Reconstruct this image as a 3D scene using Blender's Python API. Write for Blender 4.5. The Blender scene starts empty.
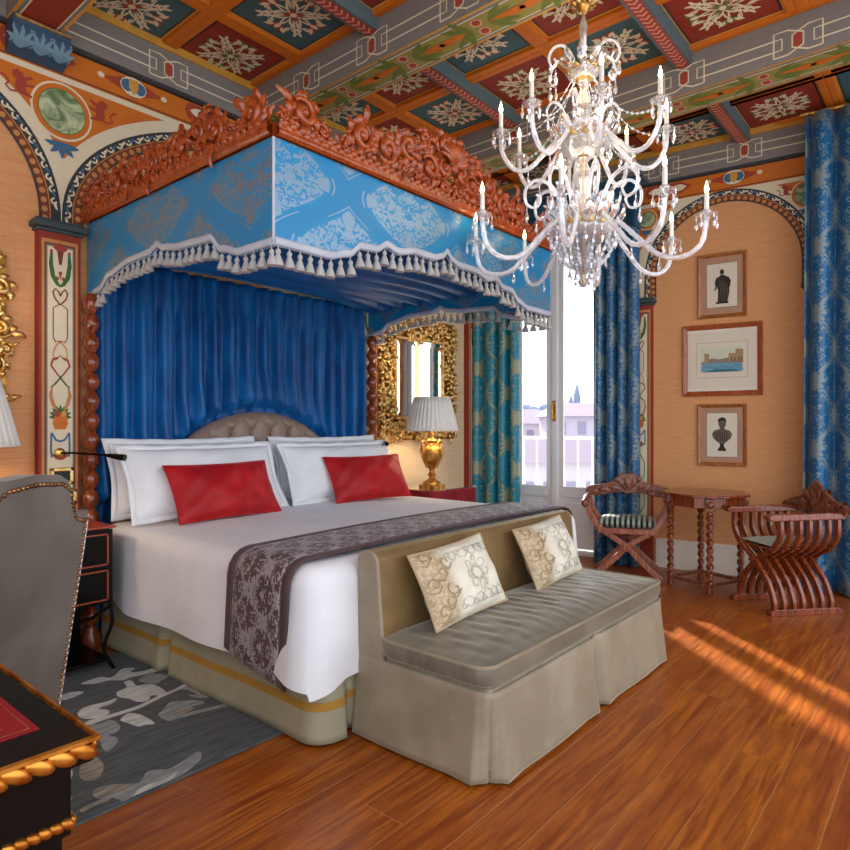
import bpy, math, random
from mathutils import Vector, Matrix
PI = math.pi
S = bpy.context.scene
COL = S.collection
RND = random.Random(11)

def lin(c):
    if isinstance(c, str):
        c = tuple(int(c[i:i + 2], 16) for i in (0, 2, 4))
    return tuple(((x / 255) / 12.92 if x / 255 <= .04045 else ((x / 255 + .055) / 1.055) ** 2.4) for x in c) + (1.0,)

# ------------------------------------------------------------------ node helper
class E:
    def __init__(s, nb, x): s.nb, s.x = nb, x
    def _b(s, op, o, r=False): return s.nb.m(op, o, s) if r else s.nb.m(op, s, o)
    def __add__(s, o): return s._b('ADD', o)
    def __radd__(s, o): return s._b('ADD', o)
    def __sub__(s, o): return s._b('SUBTRACT', o)
    def __rsub__(s, o): return s._b('SUBTRACT', o, True)
    def __mul__(s, o): return s._b('MULTIPLY', o)
    def __rmul__(s, o): return s._b('MULTIPLY', o)
    def __truediv__(s, o): return s._b('DIVIDE', o)
    def __lt__(s, o): return s._b('LESS_THAN', o)
    def __gt__(s, o): return s._b('GREATER_THAN', o)

class NB:
    def __init__(s, name):
        s.mat = bpy.data.materials.new(name); s.mat.use_nodes = True
        s.t = s.mat.node_tree; s.n = s.t.nodes; s.b = s.n['Principled BSDF']
    def node(s, k, **kw):
        n = s.n.new(k)
        for a, v in kw.items(): setattr(n, a, v)
        return n
    def put(s, sock, v):
        if isinstance(v, E): s.t.links.new(v.x, sock)
        elif v is not None: sock.default_value = v
    def m(s, op, *a, clamp=False):
        n = s.node('ShaderNodeMath', operation=op); n.use_clamp = clamp
        for i, v in enumerate(a): s.put(n.inputs[i], v)
        return E(s, n.outputs[0])
    def xyz(s, kind='Object'):
        tc = s.node('ShaderNodeTexCoord'); sp = s.node('ShaderNodeSeparateXYZ')
        s.t.links.new(tc.outputs[kind], sp.inputs[0])
        return [E(s, o) for o in sp.outputs]
    def vec(s, x, y, z=0.0):
        n = s.node('ShaderNodeCombineXYZ')
        for i, v in enumerate((x, y, z)): s.put(n.inputs[i], v)
        return E(s, n.outputs[0])
    def noise(s, v, scale, det=2.0, rough=.5, dist=0.0):
        n = s.node('ShaderNodeTexNoise')
        s.put(n.inputs['Vector'], v); s.put(n.inputs['Scale'], float(scale)); n.inputs['Detail'].default_value = det
        n.inputs['Roughness'].default_value = rough; n.inputs['Distortion'].default_value = dist
        return E(s, n.outputs[0])
    def mix(s, f, a, b, mode='MIX'):
        n = s.node('ShaderNodeMix', data_type='RGBA', blend_type=mode)
        s.put(n.inputs['Factor'], f)
        for k, v in ((6, a), (7, b)):
            if isinstance(v, (str, tuple)) and not (isinstance(v, tuple) and len(v) == 4): v = lin(v)
            s.put(n.inputs[k], v)
        return E(s, n.outputs[2])
    def ss(s, x, a, b):
        n = s.node('ShaderNodeMapRange', interpolation_type='SMOOTHSTEP')
        s.put(n.inputs[0], x); n.inputs[1].default_value = a; n.inputs[2].default_value = b
        return E(s, n.outputs[0])
    def pp(s, x): return s.m('PINGPONG', x, .5)
    def bump(s, h, k=.3, d=.01):
        n = s.node('ShaderNodeBump'); n.inputs['Strength'].default_value = k; n.inputs['Distance'].default_value = d
        s.put(n.inputs['Height'], h); s.t.links.new(n.outputs[0], s.b.inputs['Normal'])
    def fin(s, col=None, rough=.6, metal=0., sheen=0., spec=None, coat=0., sheen_tint=None, **kw):
        if isinstance(col, (str,)) or (isinstance(col, tuple) and len(col) == 3): col = lin(col)
        s.put(s.b.inputs['Base Color'], col); s.put(s.b.inputs['Roughness'], rough); s.put(s.b.inputs['Metallic'], metal)
        if sheen:
            s.b.inputs['Sheen Weight'].default_value = sheen; s.b.inputs['Sheen Roughness'].default_value = .35
            if sheen_tint: s.b.inputs['Sheen Tint'].default_value = lin(sheen_tint)
        if spec is not None: s.b.inputs['Specular IOR Level'].default_value = spec
        if coat: s.b.inputs['Coat Weight'].default_value = coat; s.b.inputs['Coat Roughness'].default_value = .12
        return s.mat

def flat(name, c, rough=.6, metal=0., var=.12, sc=18, **kw):
    """plain colour with a little mottling"""
    n = NB(name); o = n.vec(*n.xyz())
    f = n.noise(o, sc, 3)
    a = lin(c); d = tuple(x * (1 - var) for x in a[:3]) + (1,)
    e = tuple(min(1, x * (1 + var)) for x in a[:3]) + (1,)
    return n.fin(n.mix(f, d, e), rough, metal, **kw)

def damask(n, u, v, W, H, seed=0.0, blob=.5, band=.055, sc=5.0, cut=.47):
    """ogee lattice with mirrored foliage: returns (band mask, flower mask)"""
    U = u / W; V = v / H
    pu = n.pp(U)
    s = n.m('COSINE', V * (2 * PI)) * .22 + .25
    d = n.m('ABSOLUTE', pu - s)
    brk = n.noise(n.vec(pu * 3.0, n.m('FRACT', V + .5) * 3.0, seed + 7.0), 5.0, 2, .5, .8)
    bandm = n.m('MULTIPLY', d < band, brk > cut)
    line = (n.m('ABSOLUTE', d - band * 1.35)) < .012
    fv = n.m('FRACT', V + .5)
    fol = n.noise(n.vec(pu * 1.0 * (W / H) ** .5, fv, seed), sc * 1.9, 1.5, .5, 1.3)
    flo = n.m('MULTIPLY', fol > blob, d > band * 1.9)
    # medallions in the two cell centres
    dv1 = n.pp(V); du2 = n.m('SUBTRACT', .5, pu); dv2 = n.m('SUBTRACT', .5, dv1)
    out = None
    for a_, b_ in ((pu, dv2), (du2, dv1)):
        r = n.m('SQRT', a_ * a_ * (W * W) + b_ * b_ * (H * H)) / (W * .5)
        th = n.m('ARCTAN2', b_ * H, a_ * W)
        pet = n.m('COSINE', th * 8.0) * .10 + .36
        k = n.m('MULTIPLY', r < pet, r > .10)
        out = k if out is None else n.m('MAXIMUM', out, k)
    return n.m('MAXIMUM', bandm, line), n.m('MAXIMUM', flo, out)

# ------------------------------------------------------------------ mesh helper
class MB:
    def __init__(s): s.v = []; s.f = []; s.mi = []; s.uv = []; s.m = 0
    def add(s, vs, fs, uvs=None):
        b = len(s.v); s.v += [tuple(p) for p in vs]
        for i, q in enumerate(fs):
            s.f.append([b + k for k in q]); s.mi.append(s.m)
            s.uv.append(uvs[i] if uvs else None)
    def box(s, x0, x1, y0, y1, z0, z1, T=None):
        vs = [(x, y, z) for z in (z0, z1) for y in (y0, y1) for x in (x0, x1)]
        if T: vs = [T(p) for p in vs]
        fs = [(0, 2, 3, 1), (4, 5, 7, 6), (0, 1, 5, 4), (2, 6, 7, 3), (0, 4, 6, 2), (1, 3, 7, 5)]
        uv = []
        for q in fs:
            P = [vs[k] for k in q]
            n = (Vector(P[1]) - Vector(P[0])).cross(Vector(P[2]) - Vector(P[1]))
            a = max(range(3), key=lambda i: abs(n[i]))
            i, j = [(1, 2), (0, 2), (0, 1)][a]
            uv.append([(p[i], p[j]) for p in P])
        s.add(vs, fs, uv)
    def lathe(s, prof, seg=20, c=(0, 0, 0), T=None):
        vs = []; fs = []; n = len(prof)
        for i in range(seg):
            a = 2 * PI * i / seg
            for r, z in prof: vs.append((c[0] + r * math.cos(a), c[1] + r * math.sin(a), c[2] + z))
        for i in range(seg):
            j = (i + 1) % seg
            for k in range(n - 1): fs.append((i * n + k, j * n + k, j * n + k + 1, i * n + k + 1))
        if prof[0][0] > 1e-6: fs.append([i * n for i in range(seg)][::-1])
        if prof[-1][0] > 1e-6: fs.append([i * n + n - 1 for i in range(seg)])
        s.add([T(p) for p in vs] if T else vs, fs)
    def tube(s, path, rad, seg=8, caps=True, squash=None, closed=False):
        P = [Vector(p) for p in path]; n = len(P)
        R_ = rad if isinstance(rad, (list, tuple)) else [rad] * n
        vs = []; up = None
        for i in range(n):
            if closed: t = P[(i + 1) % n] - P[i - 1]
            else: t = P[min(i + 1, n - 1)] - P[max(i - 1, 0)]
            if t.length < 1e-9: t = Vector((0, 0, 1))
            t.normalize()
            if up is None:
                up = Vector((0, 0, 1)) if abs(t.z) < .9 else Vector((0, 1, 0))
            a = up - t * up.dot(t)
            if a.length < 1e-6: a = t.orthogonal()
            a.normalize(); b = t.cross(a); up = a
            for k in range(seg):
                w = 2 * PI * k / seg
                d = a * math.cos(w) + b * math.sin(w)
                if squash: d = Vector((d.x * squash[0], d.y * squash[1], d.z * squash[2]))
                vs.append(P[i] + d * R_[i])
        fs = []
        for i in range(n if closed else n - 1):
            j = (i + 1) % n
            for k in range(seg):
                l = (k + 1) % seg
                fs.append((i * seg + k, i * seg + l, j * seg + l, j * seg + k))
        if caps and not closed:
            fs.append(list(range(seg))[::-1]); fs.append([(n - 1) * seg + k for k in range(seg)])
        s.add(vs, fs)
    def grid(s, fn, nu, nv, uvf=None, closed=False, flip=False):
        vs = [fn(i / nu, j / nv) for j in range(nv + 1) for i in range(nu + (0 if closed else 1))]
        w = nu if closed else nu + 1
        fs = []; uv = []
        for j in range(nv):
            for i in range(nu):
                i2 = (i + 1) % w
                q = (j * w + i, j * w + i2, (j + 1) * w + i2, (j + 1) * w + i)
                c = [(i, j), (i + 1, j), (i + 1, j + 1), (i, j + 1)]
                if flip: q = q[::-1]; c = c[::-1]
                fs.append(q)
                if uvf: uv.append([uvf(a / nu, b / nv) for a, b in c])
        s.add(vs, fs, uv if uvf else None)
    def prism(s, poly, T, d):
        """extrude a 2-D outline: T(u, v, w) with w 0..d"""
        n = len(poly)
        vs = [T(u, v, 0) for u, v in poly] + [T(u, v, d) for u, v in poly]
        fs = [list(range(n)), list(range(2 * n - 1, n - 1, -1))]
        uv = [[poly[k] for k in range(n)], [poly[k] for k in range(n - 1, -1, -1)]]
        for i in range(n):
            j = (i + 1) % n
            fs.append((i, n + i, n + j, j)); uv.append([poly[i], poly[i], poly[j], poly[j]])
        s.add(vs, fs, uv)
    def ell(s, c, r, seg=12, rings=8, M=None):
        vs = []; fs = []
        for j in range(1, rings):
            b = -PI / 2 + PI * j / rings
            for i in range(seg):
                a = 2 * PI * i / seg
                p = Vector((r[0] * math.cos(b) * math.cos(a), r[1] * math.cos(b) * math.sin(a), r[2] * math.sin(b)))
                vs.append((M @ p if M else p) + Vector(c))
        for q in (-1, 1):
            p = Vector((0, 0, q * r[2])); vs.append((M @ p if M else p) + Vector(c))
        B = (rings - 1) * seg
        for j in range(rings - 2):
            for i in range(seg):
                k = (i + 1) % seg
                fs.append((j * seg + i, j * seg + k, (j + 1) * seg + k, (j + 1) * seg + i))
        for i in range(seg):
            k = (i + 1) % seg
            fs.append((B, k, i)); fs.append((B + 1, (rings - 2) * seg + i, (rings - 2) * seg + k))
        s.add(vs, fs)
    def build(s, name, mats, parent=None, smooth=True, bevel=0, sub=0, solid=0, ang=42):
        me = bpy.data.meshes.new(name)
        me.from_pydata(s.v, [], s.f)
        if not isinstance(mats, (list, tuple)): mats = [mats]
        for q in mats: me.materials.append(q)
        me.polygons.foreach_set('material_index', s.mi)
        if any(u for u in s.uv):
            L = me.uv_layers.new(name='UVMap'); k = 0
            for q, u in zip(s.f, s.uv):
                for i in range(len(q)):
                    if u: L.data[k].uv = u[i]
                    k += 1
        me.validate(clean_customdata=False); me.update()
        if smooth:
            me.polygons.foreach_set('use_smooth', [True] * len(me.polygons))
            me.set_sharp_from_angle(angle=math.radians(ang))
        o = bpy.data.objects.new(name, me); COL.objects.link(o)
        if parent: o.parent = parent
        if solid:
            q = o.modifiers.new('solid', 'SOLIDIFY'); q.thickness = solid; q.offset = 0
        if bevel:
            q = o.modifiers.new('bevel', 'BEVEL'); q.width = bevel; q.segments = 2; q.limit_method = 'ANGLE'; q.angle_limit = math.radians(50)
        if sub:
            q = o.modifiers.new('sub', 'SUBSURF'); q.levels = sub; q.render_levels = sub
        return o

def thing(name, label, cat, loc=(0, 0, 0), rz=0, group=None):
    o = bpy.data.objects.new(name, None); COL.objects.link(o)
    o.empty_display_size = .1
    o.location = loc; o.rotation_euler = (0, 0, rz); o['label'] = label; o['category'] = cat
    if group: o['group'] = group
    return o
def tag(o, label, cat, group=None):
    o['label'] = label; o['category'] = cat
    if group: o['group'] = group
    return o
def struct(o, label, cat='room'):
    o['kind'] = 'structure'; o['label'] = label; o['category'] = cat
    return o
def place(o, loc, rz=0): o.location = loc; o.rotation_euler = (0, 0, rz); return o
def dup(root, loc, rz, label=None, group=None):
    r = root.copy(); COL.objects.link(r); r.location = loc; r.rotation_euler = (0, 0, rz)
    if label: r['label'] = label
    if group: r['group'] = group
    for ch in list(root.children):
        c = ch.copy(); COL.objects.link(c); c.parent = r
        for g in list(ch.children):
            d = g.copy(); COL.objects.link(d); d.parent = c
    return r

# flat painted ornament: mp(u, v, layer) -> point just proud of the surface
_LC = [0]
def _lj(ly):
    _LC[0] = (_LC[0] + 1) % 11
    return ly + _LC[0] * .085
def poly(mb, mp, pts, m, ly=1):
    ly = _lj(ly)
    mb.m = m; mb.add([mp(u, v, ly) for u, v in pts], [list(range(len(pts)))])
def stroke(mb, mp, pts, w, m, ly=1, closed=False):
    mb.m = m; n = len(pts); L = []; R = []; ly = _lj(ly)
    W = w if isinstance(w, (list, tuple)) else [w] * n
    for i in range(n):
        a = pts[(i - 1) % n] if (closed or i) else pts[0]; b = pts[(i + 1) % n] if (closed or i < n - 1) else pts[-1]
        dx, dy = b[0] - a[0], b[1] - a[1]; l = math.hypot(dx, dy) or 1
        nx, ny = -dy / l * W[i] / 2, dx / l * W[i] / 2
        L.append(mp(pts[i][0] + nx, pts[i][1] + ny, ly)); R.append(mp(pts[i][0] - nx, pts[i][1] - ny, ly))
    fs = [(i, n + i, n + (i + 1) % n, (i + 1) % n) for i in range(n if closed else n - 1)]
    mb.add(L + R, fs)
def disc(mb, mp, x, y, rx, ry, m, ly=1, n=14, rot=0):
    poly(mb, mp, [(x + rx * math.cos(2 * PI * i / n + rot), y + ry * math.sin(2 * PI * i / n + rot)) for i in range(n)], m, ly)
def ringo(mb, mp, x, y, r, w, m, ly=1, n=20, ry=None):
    stroke(mb, mp, [(x + r * math.cos(2 * PI * i / n), y + (ry or r) * math.sin(2 * PI * i / n)) for i in range(n)], w, m, ly, True)
def leaf(mb, mp, x, y, ang, L, W, m, ly=1, bend=0.0, n=7):
    A = []; B = []; ly = _lj(ly)
    for i in range(n):
        t = i / (n - 1); a = ang + bend * t
        px, py = x + L * t * math.cos(ang + bend * t * .5), y + L * t * math.sin(ang + bend * t * .5)
        w = W * math.sin(PI * (t * .9 + .06)) / 2
        A.append((px - w * math.sin(a), py + w * math.cos(a))); B.append((px + w * math.sin(a), py - w * math.cos(a)))
    mb.m = m
    mb.add([mp(u, v, ly) for u, v in A + B], [(i, n + i, n + i + 1, i + 1) for i in range(n - 1)])
def spir(x, y, r, a0, turns, sgn=1, n=22, k=.12):
    return [(x + r * (1 - (1 - k) * i / (n - 1)) * math.cos(a0 + sgn * turns * 2 * PI * i / (n - 1)),
             y + r * (1 - (1 - k) * i / (n - 1)) * math.sin(a0 + sgn * turns * 2 * PI * i / (n - 1))) for i in range(n)]
def interp(tab, x):
    if x <= tab[0][0]: return tab[0][1]
    for (a, b), (c, d) in zip(tab, tab[1:]):
        if x <= c:
            t = (x - a) / (c - a); t = t * t * (3 - 2 * t)
            return b + (d - b) * t
    return tab[-1][1]

# carved relief: scrolls and acanthus leaves in the (u, v) plane, T(u, v, w) -> 3-D, w = relief
def leaf3(mb, T, u, v, ang, L, W, curl=.03, bend=.6, w0=0.0):
    def f(i, t):
        a = ang + bend * t * .5
        wd = W * (math.sin(PI * min(1, t * .88 + .1)) ** .8) * (1 + .28 * math.cos(t * 9 * PI)) * .5
        x = u + L * t * math.cos(a); y = v + L * t * math.sin(a); k = (i - .5) * 2
        b = ang + bend * t
        return T(x - k * wd * math.sin(b), y + k * wd * math.cos(b), w0 + .010 + curl * math.sin(t * PI * .85) - .010 * k * k)
    mb.grid(f, 4, 8)
def scroll3(mb, T, u, v, r, a0, turns, sgn, rad, w=.012, tail=0.0):
    pts = spir(u, v, r, a0, turns, sgn, 20)
    n = len(pts)
    P = [T(a, b, w + .006 * (1 - abs(2 * i / n - 1))) for i, (a, b) in enumerate(pts)]
    mb.tube(P, [rad * (.55 + .6 * math.sin(PI * (i + 1) / (n + 1))) for i in range(n)], 6)
    mb.ell(T(u, v, w + .006), (rad * 1.25,) * 3, 8, 5)

def pack(env, L, seed, rmin=.028, rmax=.085, tries=2600, half=True, base=.045):
    """circles filling a crest outline (one half, mirrored)"""
    rr = random.Random(seed); out = []
    R_ = [rmax - (rmax - rmin) * (i / tries) ** .6 for i in range(tries)]
    for r in R_:
        u = rr.uniform(.03, L / 2 if half else L - .03); h = interp(env, u)
        lo, hi = base + r * .75, h - r * .85
        if hi < lo: continue
        v = rr.uniform(lo, hi)
        if u - r < -.005: continue
        if half and u + r * .8 > L / 2: continue
        if all(math.hypot(u - a, v - b_) > (r + c) * .93 for a, b_, c in out): out.append((u, v, r))
    return out + ([(L - a, b_, -c) for a, b_, c in out] if half else [])
def carve(b, T, circles, seed, dep=1.0):
    rr = random.Random(seed)
    for u, v, r in circles:
        sg = 1 if r > 0 else -1; r = abs(r); rr2 = random.Random(int((v * 1000) + r * 7000))
        a0 = rr2.uniform(0, 2 * PI); a0 = a0 if sg > 0 else PI - a0
        pr = rr2.choice((1, 1, -1)) * sg
        scroll3(b, T, u, v, r * .80, a0, 1.45, pr, r * .21, .022 * dep)
        n = 6
        for k in range(n):
            a = a0 + pr * (k * .95 + .3)
            leaf3(b, T, u + r * .55 * math.cos(a), v + r * .55 * math.sin(a), a + pr * .75, r * .95, r * .55, .030 * dep, pr * 1.1, -.004)
        leaf3(b, T, u + r * .8 * math.cos(a0), v + r * .8 * math.sin(a0), a0 - pr * 1.2, r * 1.25, r * .5, .038 * dep, pr * 1.4, .004)

def rrect(a, c, r, n):
    """rounded rectangle outline, evenly spaced points"""
    P = []
    for cx, cy, a0 in ((a - r, c - r, 0), (-a + r, c - r, PI / 2), (-a + r, -c + r, PI), (a - r, -c + r, 1.5 * PI)):
        P += [(cx + r * math.cos(a0 + PI / 2 * k / 8), cy + r * math.sin(a0 + PI / 2 * k / 8)) for k in range(9)]
    P.append(P[0]); D = [0]
    for p, q in zip(P, P[1:]): D.append(D[-1] + math.dist(p, q))
    out = []; k = 0
    for i in range(n):
        s = D[-1] * i / n
        while D[k + 1] < s: k += 1
        t = (s - D[k]) / max(1e-9, D[k + 1] - D[k])
        out.append((P[k][0] + (P[k + 1][0] - P[k][0]) * t, P[k][1] + (P[k + 1][1] - P[k][1]) * t))
    return out
# ------------------------------------------------------------------ materials
def m_floor():
    n = NB('oak_boards'); x, y, z = n.xyz()
    row = n.m('FLOOR', (y + .005) / .175); fr = n.m('FRACT', (y + .005) / .175)
    off = n.m('FRACT', n.m('SINE', row * 12.9898) * 43758.5)
    xs = (x + off * 1.9) / 1.9
    seg = n.m('FLOOR', xs); fx = n.m('FRACT', xs)
    rv = n.m('FRACT', n.m('SINE', row * 78.233 + seg * 37.7) * 9758.5)
    g = n.noise(n.vec(x * 1.1 + rv * 9.0, y * 16.0, rv * 20.0), 2.2, 5, .6, .8)
    g2 = n.noise(n.vec(x * 2.0, y * 5.0, rv * 5.0), 1.6, 3, .6, 1.0)
    c = n.mix(n.ss(g, .3, .72), '7A3608', 'C4701F')
    c = n.mix(n.ss(g2, .42, .68) * .55, c, '8E4416')
    c = n.mix(rv * .35, c, '8F3F0E')
    kn = n.noise(n.vec(x * 2.0, y * 4.2, rv), 2.6, 2)
    c = n.mix(n.ss(kn, .735, .785), c, '2A1208')
    e = n.m('MINIMUM', fr, 1.0 - fr) * .175; ex = n.m('MINIMUM', fx, 1.0 - fx) * 1.9
    seam = n.m('MINIMUM', e, ex)
    c = n.mix(n.ss(seam, .0032, .0008) * (rv * .7 + .28), c, 'B07A48')
    n.bump(g * .3 - n.ss(seam, .004, .0) * .6, .18, .004)
    return n.fin(c, .27 + g * .16, spec=.45)
def m_wallcloth(name, a, b):
    n = NB(name); x, y, z = n.xyz()
    w = n.noise(n.vec(x * 1.4, y * 1.4, z * 60.0), 4.0, 3, .6)
    w2 = n.noise(n.vec(x * 55.0, y * 55.0, z * 1.6), 3.0, 2, .6)
    c = n.mix(n.ss(w, .3, .7), a, b); c = n.mix(n.ss(w2, .4, .7) * .35, c, b)
    n.bump(w + w2, .12, .002)
    return n.fin(c, .75, spec=.2)
def m_damask(name, bg, bg2, pat, W, H, uv='UV', rough=.42, patrough=.5, seed=0.0, blob=.5, band=.055, inv=False, sheen=.2, metal=0.0, pmetal=0.0, sc=5.0, cut=.47):
    n = NB(name); u, v, w = n.xyz(uv)
    bd, fl = damask(n, u, v, W, H, seed, blob, band, sc, cut)
    if pmetal: metal = n.m('MULTIPLY', fl * pmetal, 1.0 - bd)
    weave = n.noise(n.vec(u * 220.0, v * 40.0, 0.0), 1.0, 2)
    c = n.mix(n.noise(n.vec(u, v, 3.0), 9.0, 2), bg, bg2)
    if inv:
        c = n.mix(fl, c, pat); c = n.mix(bd, c, bg2)
    else:
        c = n.mix(n.m('MAXIMUM', bd, fl), c, pat)
    c = n.mix(weave * .12, c, (20, 30, 40))
    n.bump(n.m('MAXIMUM', bd, fl), .15, .002)
    return n.fin(c, rough, metal, sheen=sheen)
def m_velvet(name, a, b, sheen=.8, tint=None, sc=7.0, stretch=(1, 1, 1), rough=.55):
    n = NB(name); x, y, z = n.xyz()
    f = n.noise(n.vec(x * stretch[0], y * stretch[1], z * stretch[2]), sc, 3, .55, .4)
    fine = n.noise(n.vec(x, y, z), 190.0, 2)
    c = n.mix(n.ss(f, .28, .75), a, b); c = n.mix(fine * .2, c, b)
    n.bump(fine, .1, .001)
    return n.fin(c, rough, sheen=sheen, sheen_tint=tint, spec=.35)
def m_wood(name, a, b, rough=.28, coat=.3, axis=2, sc=9.0):
    n = NB(name); p = n.xyz()
    q = [c * (1.0 if i == axis else 6.0) for i, c in enumerate(p)]
    g = n.noise(n.vec(*q), sc, 4, .6, .6)
    n.bump(g, .08, .002)
    return n.fin(n.mix(n.ss(g, .3, .7), a, b), rough, coat=coat)
def m_gold(name, a='C98B2E', b='F3C765', rough=.3):
    n = NB(name); o = n.vec(*n.xyz())
    f = n.noise(o, 22, 3)
    return n.fin(n.mix(n.ss(f, .3, .7), a, b), rough, .85)
def m_glass(name, tint=(1, 1, 1, 1), refl=.3, body=.0, rough=.02):
    n = NB(name)
    t = n.node('ShaderNodeBsdfTransparent'); t.inputs[0].default_value = tint
    g = n.node('ShaderNodeBsdfGlossy'); g.inputs['Roughness'].default_value = rough; g.inputs[0].default_value = (1, 1, 1, 1)
    fr = n.node('ShaderNodeLayerWeight'); fr.inputs[0].default_value = refl
    mx = n.node('ShaderNodeMixShader')
    n.t.links.new(fr.outputs['Fresnel'], mx.inputs[0]); n.t.links.new(t.outputs[0], mx.inputs[1]); n.t.links.new(g.outputs[0], mx.inputs[2])
    last = mx
    if body:
        d = n.node('ShaderNodeBsdfDiffuse'); d.inputs[0].default_value = (.9, .92, .95, 1)
        tr = n.node('ShaderNodeBsdfTranslucent'); tr.inputs[0].default_value = (.9, .92, .95, 1)
        a = n.node('ShaderNodeAddShader'); n.t.links.new(d.outputs[0], a.inputs[0]); n.t.links.new(tr.outputs[0], a.inputs[1])
        m2 = n.node('ShaderNodeMixShader'); m2.inputs[0].default_value = body
        n.t.links.new(mx.outputs[0], m2.inputs[1]); n.t.links.new(a.outputs[0], m2.inputs[2]); last = m2
    out = n.n['Material Output']; n.t.links.new(last.outputs[0], out.inputs[0])
    return n.mat
def m_emit(name, c, k):
    n = NB(name); n.b.inputs['Emission Color'].default_value = lin(c); n.b.inputs['Emission Strength'].default_value = k
    return n.fin(c, .4)
def m_cloth(name, c, d=None, rough=.85, sc=260.0, sheen=.1):
    n = NB(name); x, y, z = n.xyz()
    f = n.noise(n.vec(x, y, z), sc, 2); g = n.noise(n.vec(x, y, z), 5.0, 2)
    n.bump(f, .08, .001)
    return n.fin(n.mix(n.ss(g, .3, .7) * .5 + f * .3, c, d or c), rough, sheen=sheen, spec=.2)

FLOOR = m_floor()
WCLOTH = m_wallcloth('woven_wallcovering', 'D6935C', 'E2A876')
WCLOTH_LIT = m_wallcloth('woven_wallcovering_lit', 'DDBE93', 'E8CFAA')  # lighter copy of the wallcovering, strong light on this stretch put into the colour
PLASTER = flat('cream_plaster', 'F0E8D6', .8, var=.05)
WHITEPAINT = flat('white_paint', 'F6F7F8', .45, var=.03)
ORANGE = flat('orange_paint', 'D2700F', .6, var=.16)
ORANGE_D = flat('orange_paint_deep', 'B9560F', .55, var=.18)
OCHRE = flat('ochre_paint', 'D69A3A', .6, var=.15)
CREAMP = flat('cream_paint', 'E8D9B8', .7, var=.06)
REDP = flat('red_paint', '94301A', .65, var=.18)
REDP2 = flat('rust_paint', 'A8402A', .65, var=.14)
PINKP = flat('pink_paint', 'DCA08C', .65, var=.1)
TEALP = flat('teal_paint', '40656A', .65, var=.16)
BLUEP = flat('blue_paint', '3D6A8C', .6, var=.2)
SLATE = flat('slate_paint', '857F79', .7, var=.08)
SLATE_D = flat('dark_slate_paint', '33383A', .7, var=.12)
GREENP = flat('green_paint', '6E7B32', .7, var=.2)
GREEN_D = flat('leaf_green_paint', '3E6B34', .7, var=.2)
BROWNP = flat('brown_paint', '7A3B20', .65, var=.15)
TANP = flat('tan_paint', 'C98A4E', .7, var=.1)
OLIVEP = flat('olive_paint', '98914B', .7, var=.15)
BLACKP = flat('black_paint', '14110F', .5, var=.1)
def m_marble():
    n = NB('green_marble'); o = n.vec(*n.xyz())
    f = n.noise(o, 9, 5, .65, 1.5)
    return n.fin(n.mix(n.ss(f, .35, .65), '5E7A4E', 'C9D3A6'), .4)
MARBLE = m_marble()
GOLD = m_gold('gilding', 'D29A48', 'F6D893', .36); GOLD_D = m_gold('aged_gilding', '7A4F16', 'C99A45', .38)
BRASS = m_gold('brass', 'A77A2C', 'E3B85A', .25)
CRESTW = m_wood('carved_walnut_orange', '7E2C0C', 'B9541C', .3, .4, 2, 12)
WOODR = m_wood('polished_red_mahogany', '5E2410', '9C4A22', .25, .45)
WOODC = m_wood('carved_brown_walnut', '5A2A1A', '99583A', .35, .3)
WOODP = m_wood('pinkish_walnut', '8C4A36', 'BE7E62', .35, .3)
FRAMEW = m_wood('picture_frame_wood', '8C4A1C', 'B8702E', .35, .3)
BLACKL = flat('black_lacquer', '070605', .22, var=.2, spec=.25)
REDLINE = flat('red_lacquer_edge', 'A8452A', .3, var=.15)
CANOPY = m_damask('canopy_silk_damask', '0E93C6', '0A86BE', '86A6C2', .84, .60, blob=.47, band=.07, inv=True, rough=.40, seed=2.0, pmetal=.65, sc=13.0, cut=-1.0)
CURT = m_damask('blue_silk_curtain_damask', '08659A', '065684', '7C8E92', .34, .52, blob=.60, band=.030, sc=9.0, rough=.36, seed=5.0)
CURT_T = m_damask('turquoise_curtain_damask', '0890A6', '067E98', '9EA280', .34, .52, blob=.635, band=.022, sc=9.0, rough=.36, seed=5.0)
PELM = m_damask('dark_blue_pelmet_silk', '0B4A68', '0A4060', '1F5570', .40, .66, blob=.55, band=.05, rough=.4, seed=5.0)
RUNNER = m_damask('mauve_brown_damask', '5B474B', '544045', 'A59B9D', .19, .26, blob=.55, band=.03, rough=.6, seed=1.0)
VELB = m_velvet('royal_blue_velvet', '033F7C', '0664A6', .9, '2E9CE8', 9, (1, 1, .3), .42)
VELB_D = m_velvet('deep_blue_velvet_lining', '06427E', '0A5C9C', .8, '2E8BE0', 9, (.3, 1, 1), .5)
VELRED = m_velvet('crimson_velvet', '9C0D14', 'C2171E', .6, 'FF6A5A', 6)
VELTAUPE = m_velvet('taupe_velvet', '8A7C66', '9F927C', .7, 'E8DCC4', 5, rough=.5)
VELOLIVE = m_velvet('olive_brown_velvet', '6E5534', '866A42', .6, 'D8C79A', 5, rough=.5)
VELSEAT = m_velvet('dark_taupe_velvet', '686052', '7D7566', .8, 'E6E0D0', 4, (1, 5, 1), .42)
VELGREY = m_velvet('grey_velvet', '544E47', '746E66', .6, 'C8C4BE', 3, rough=.48)
LEATHER = flat('taupe_leather', '8C7566', .36, var=.12, sc=6)
LINEN = m_cloth('white_linen', 'EEEEF0', 'E2E3E8')
LINEN2 = m_cloth('white_cotton', 'F0F0F1', 'E8E9EC')
SKIRT = m_cloth('sage_gold_skirt_fabric', 'B0A98F', '989176', .6)
SKIRTB = m_cloth('gold_braid', 'B98A3C', 'A67A30', .6)
MATT = m_cloth('pale_blue_mattress_ticking', 'A9B4C4', '98A4B8')
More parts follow.
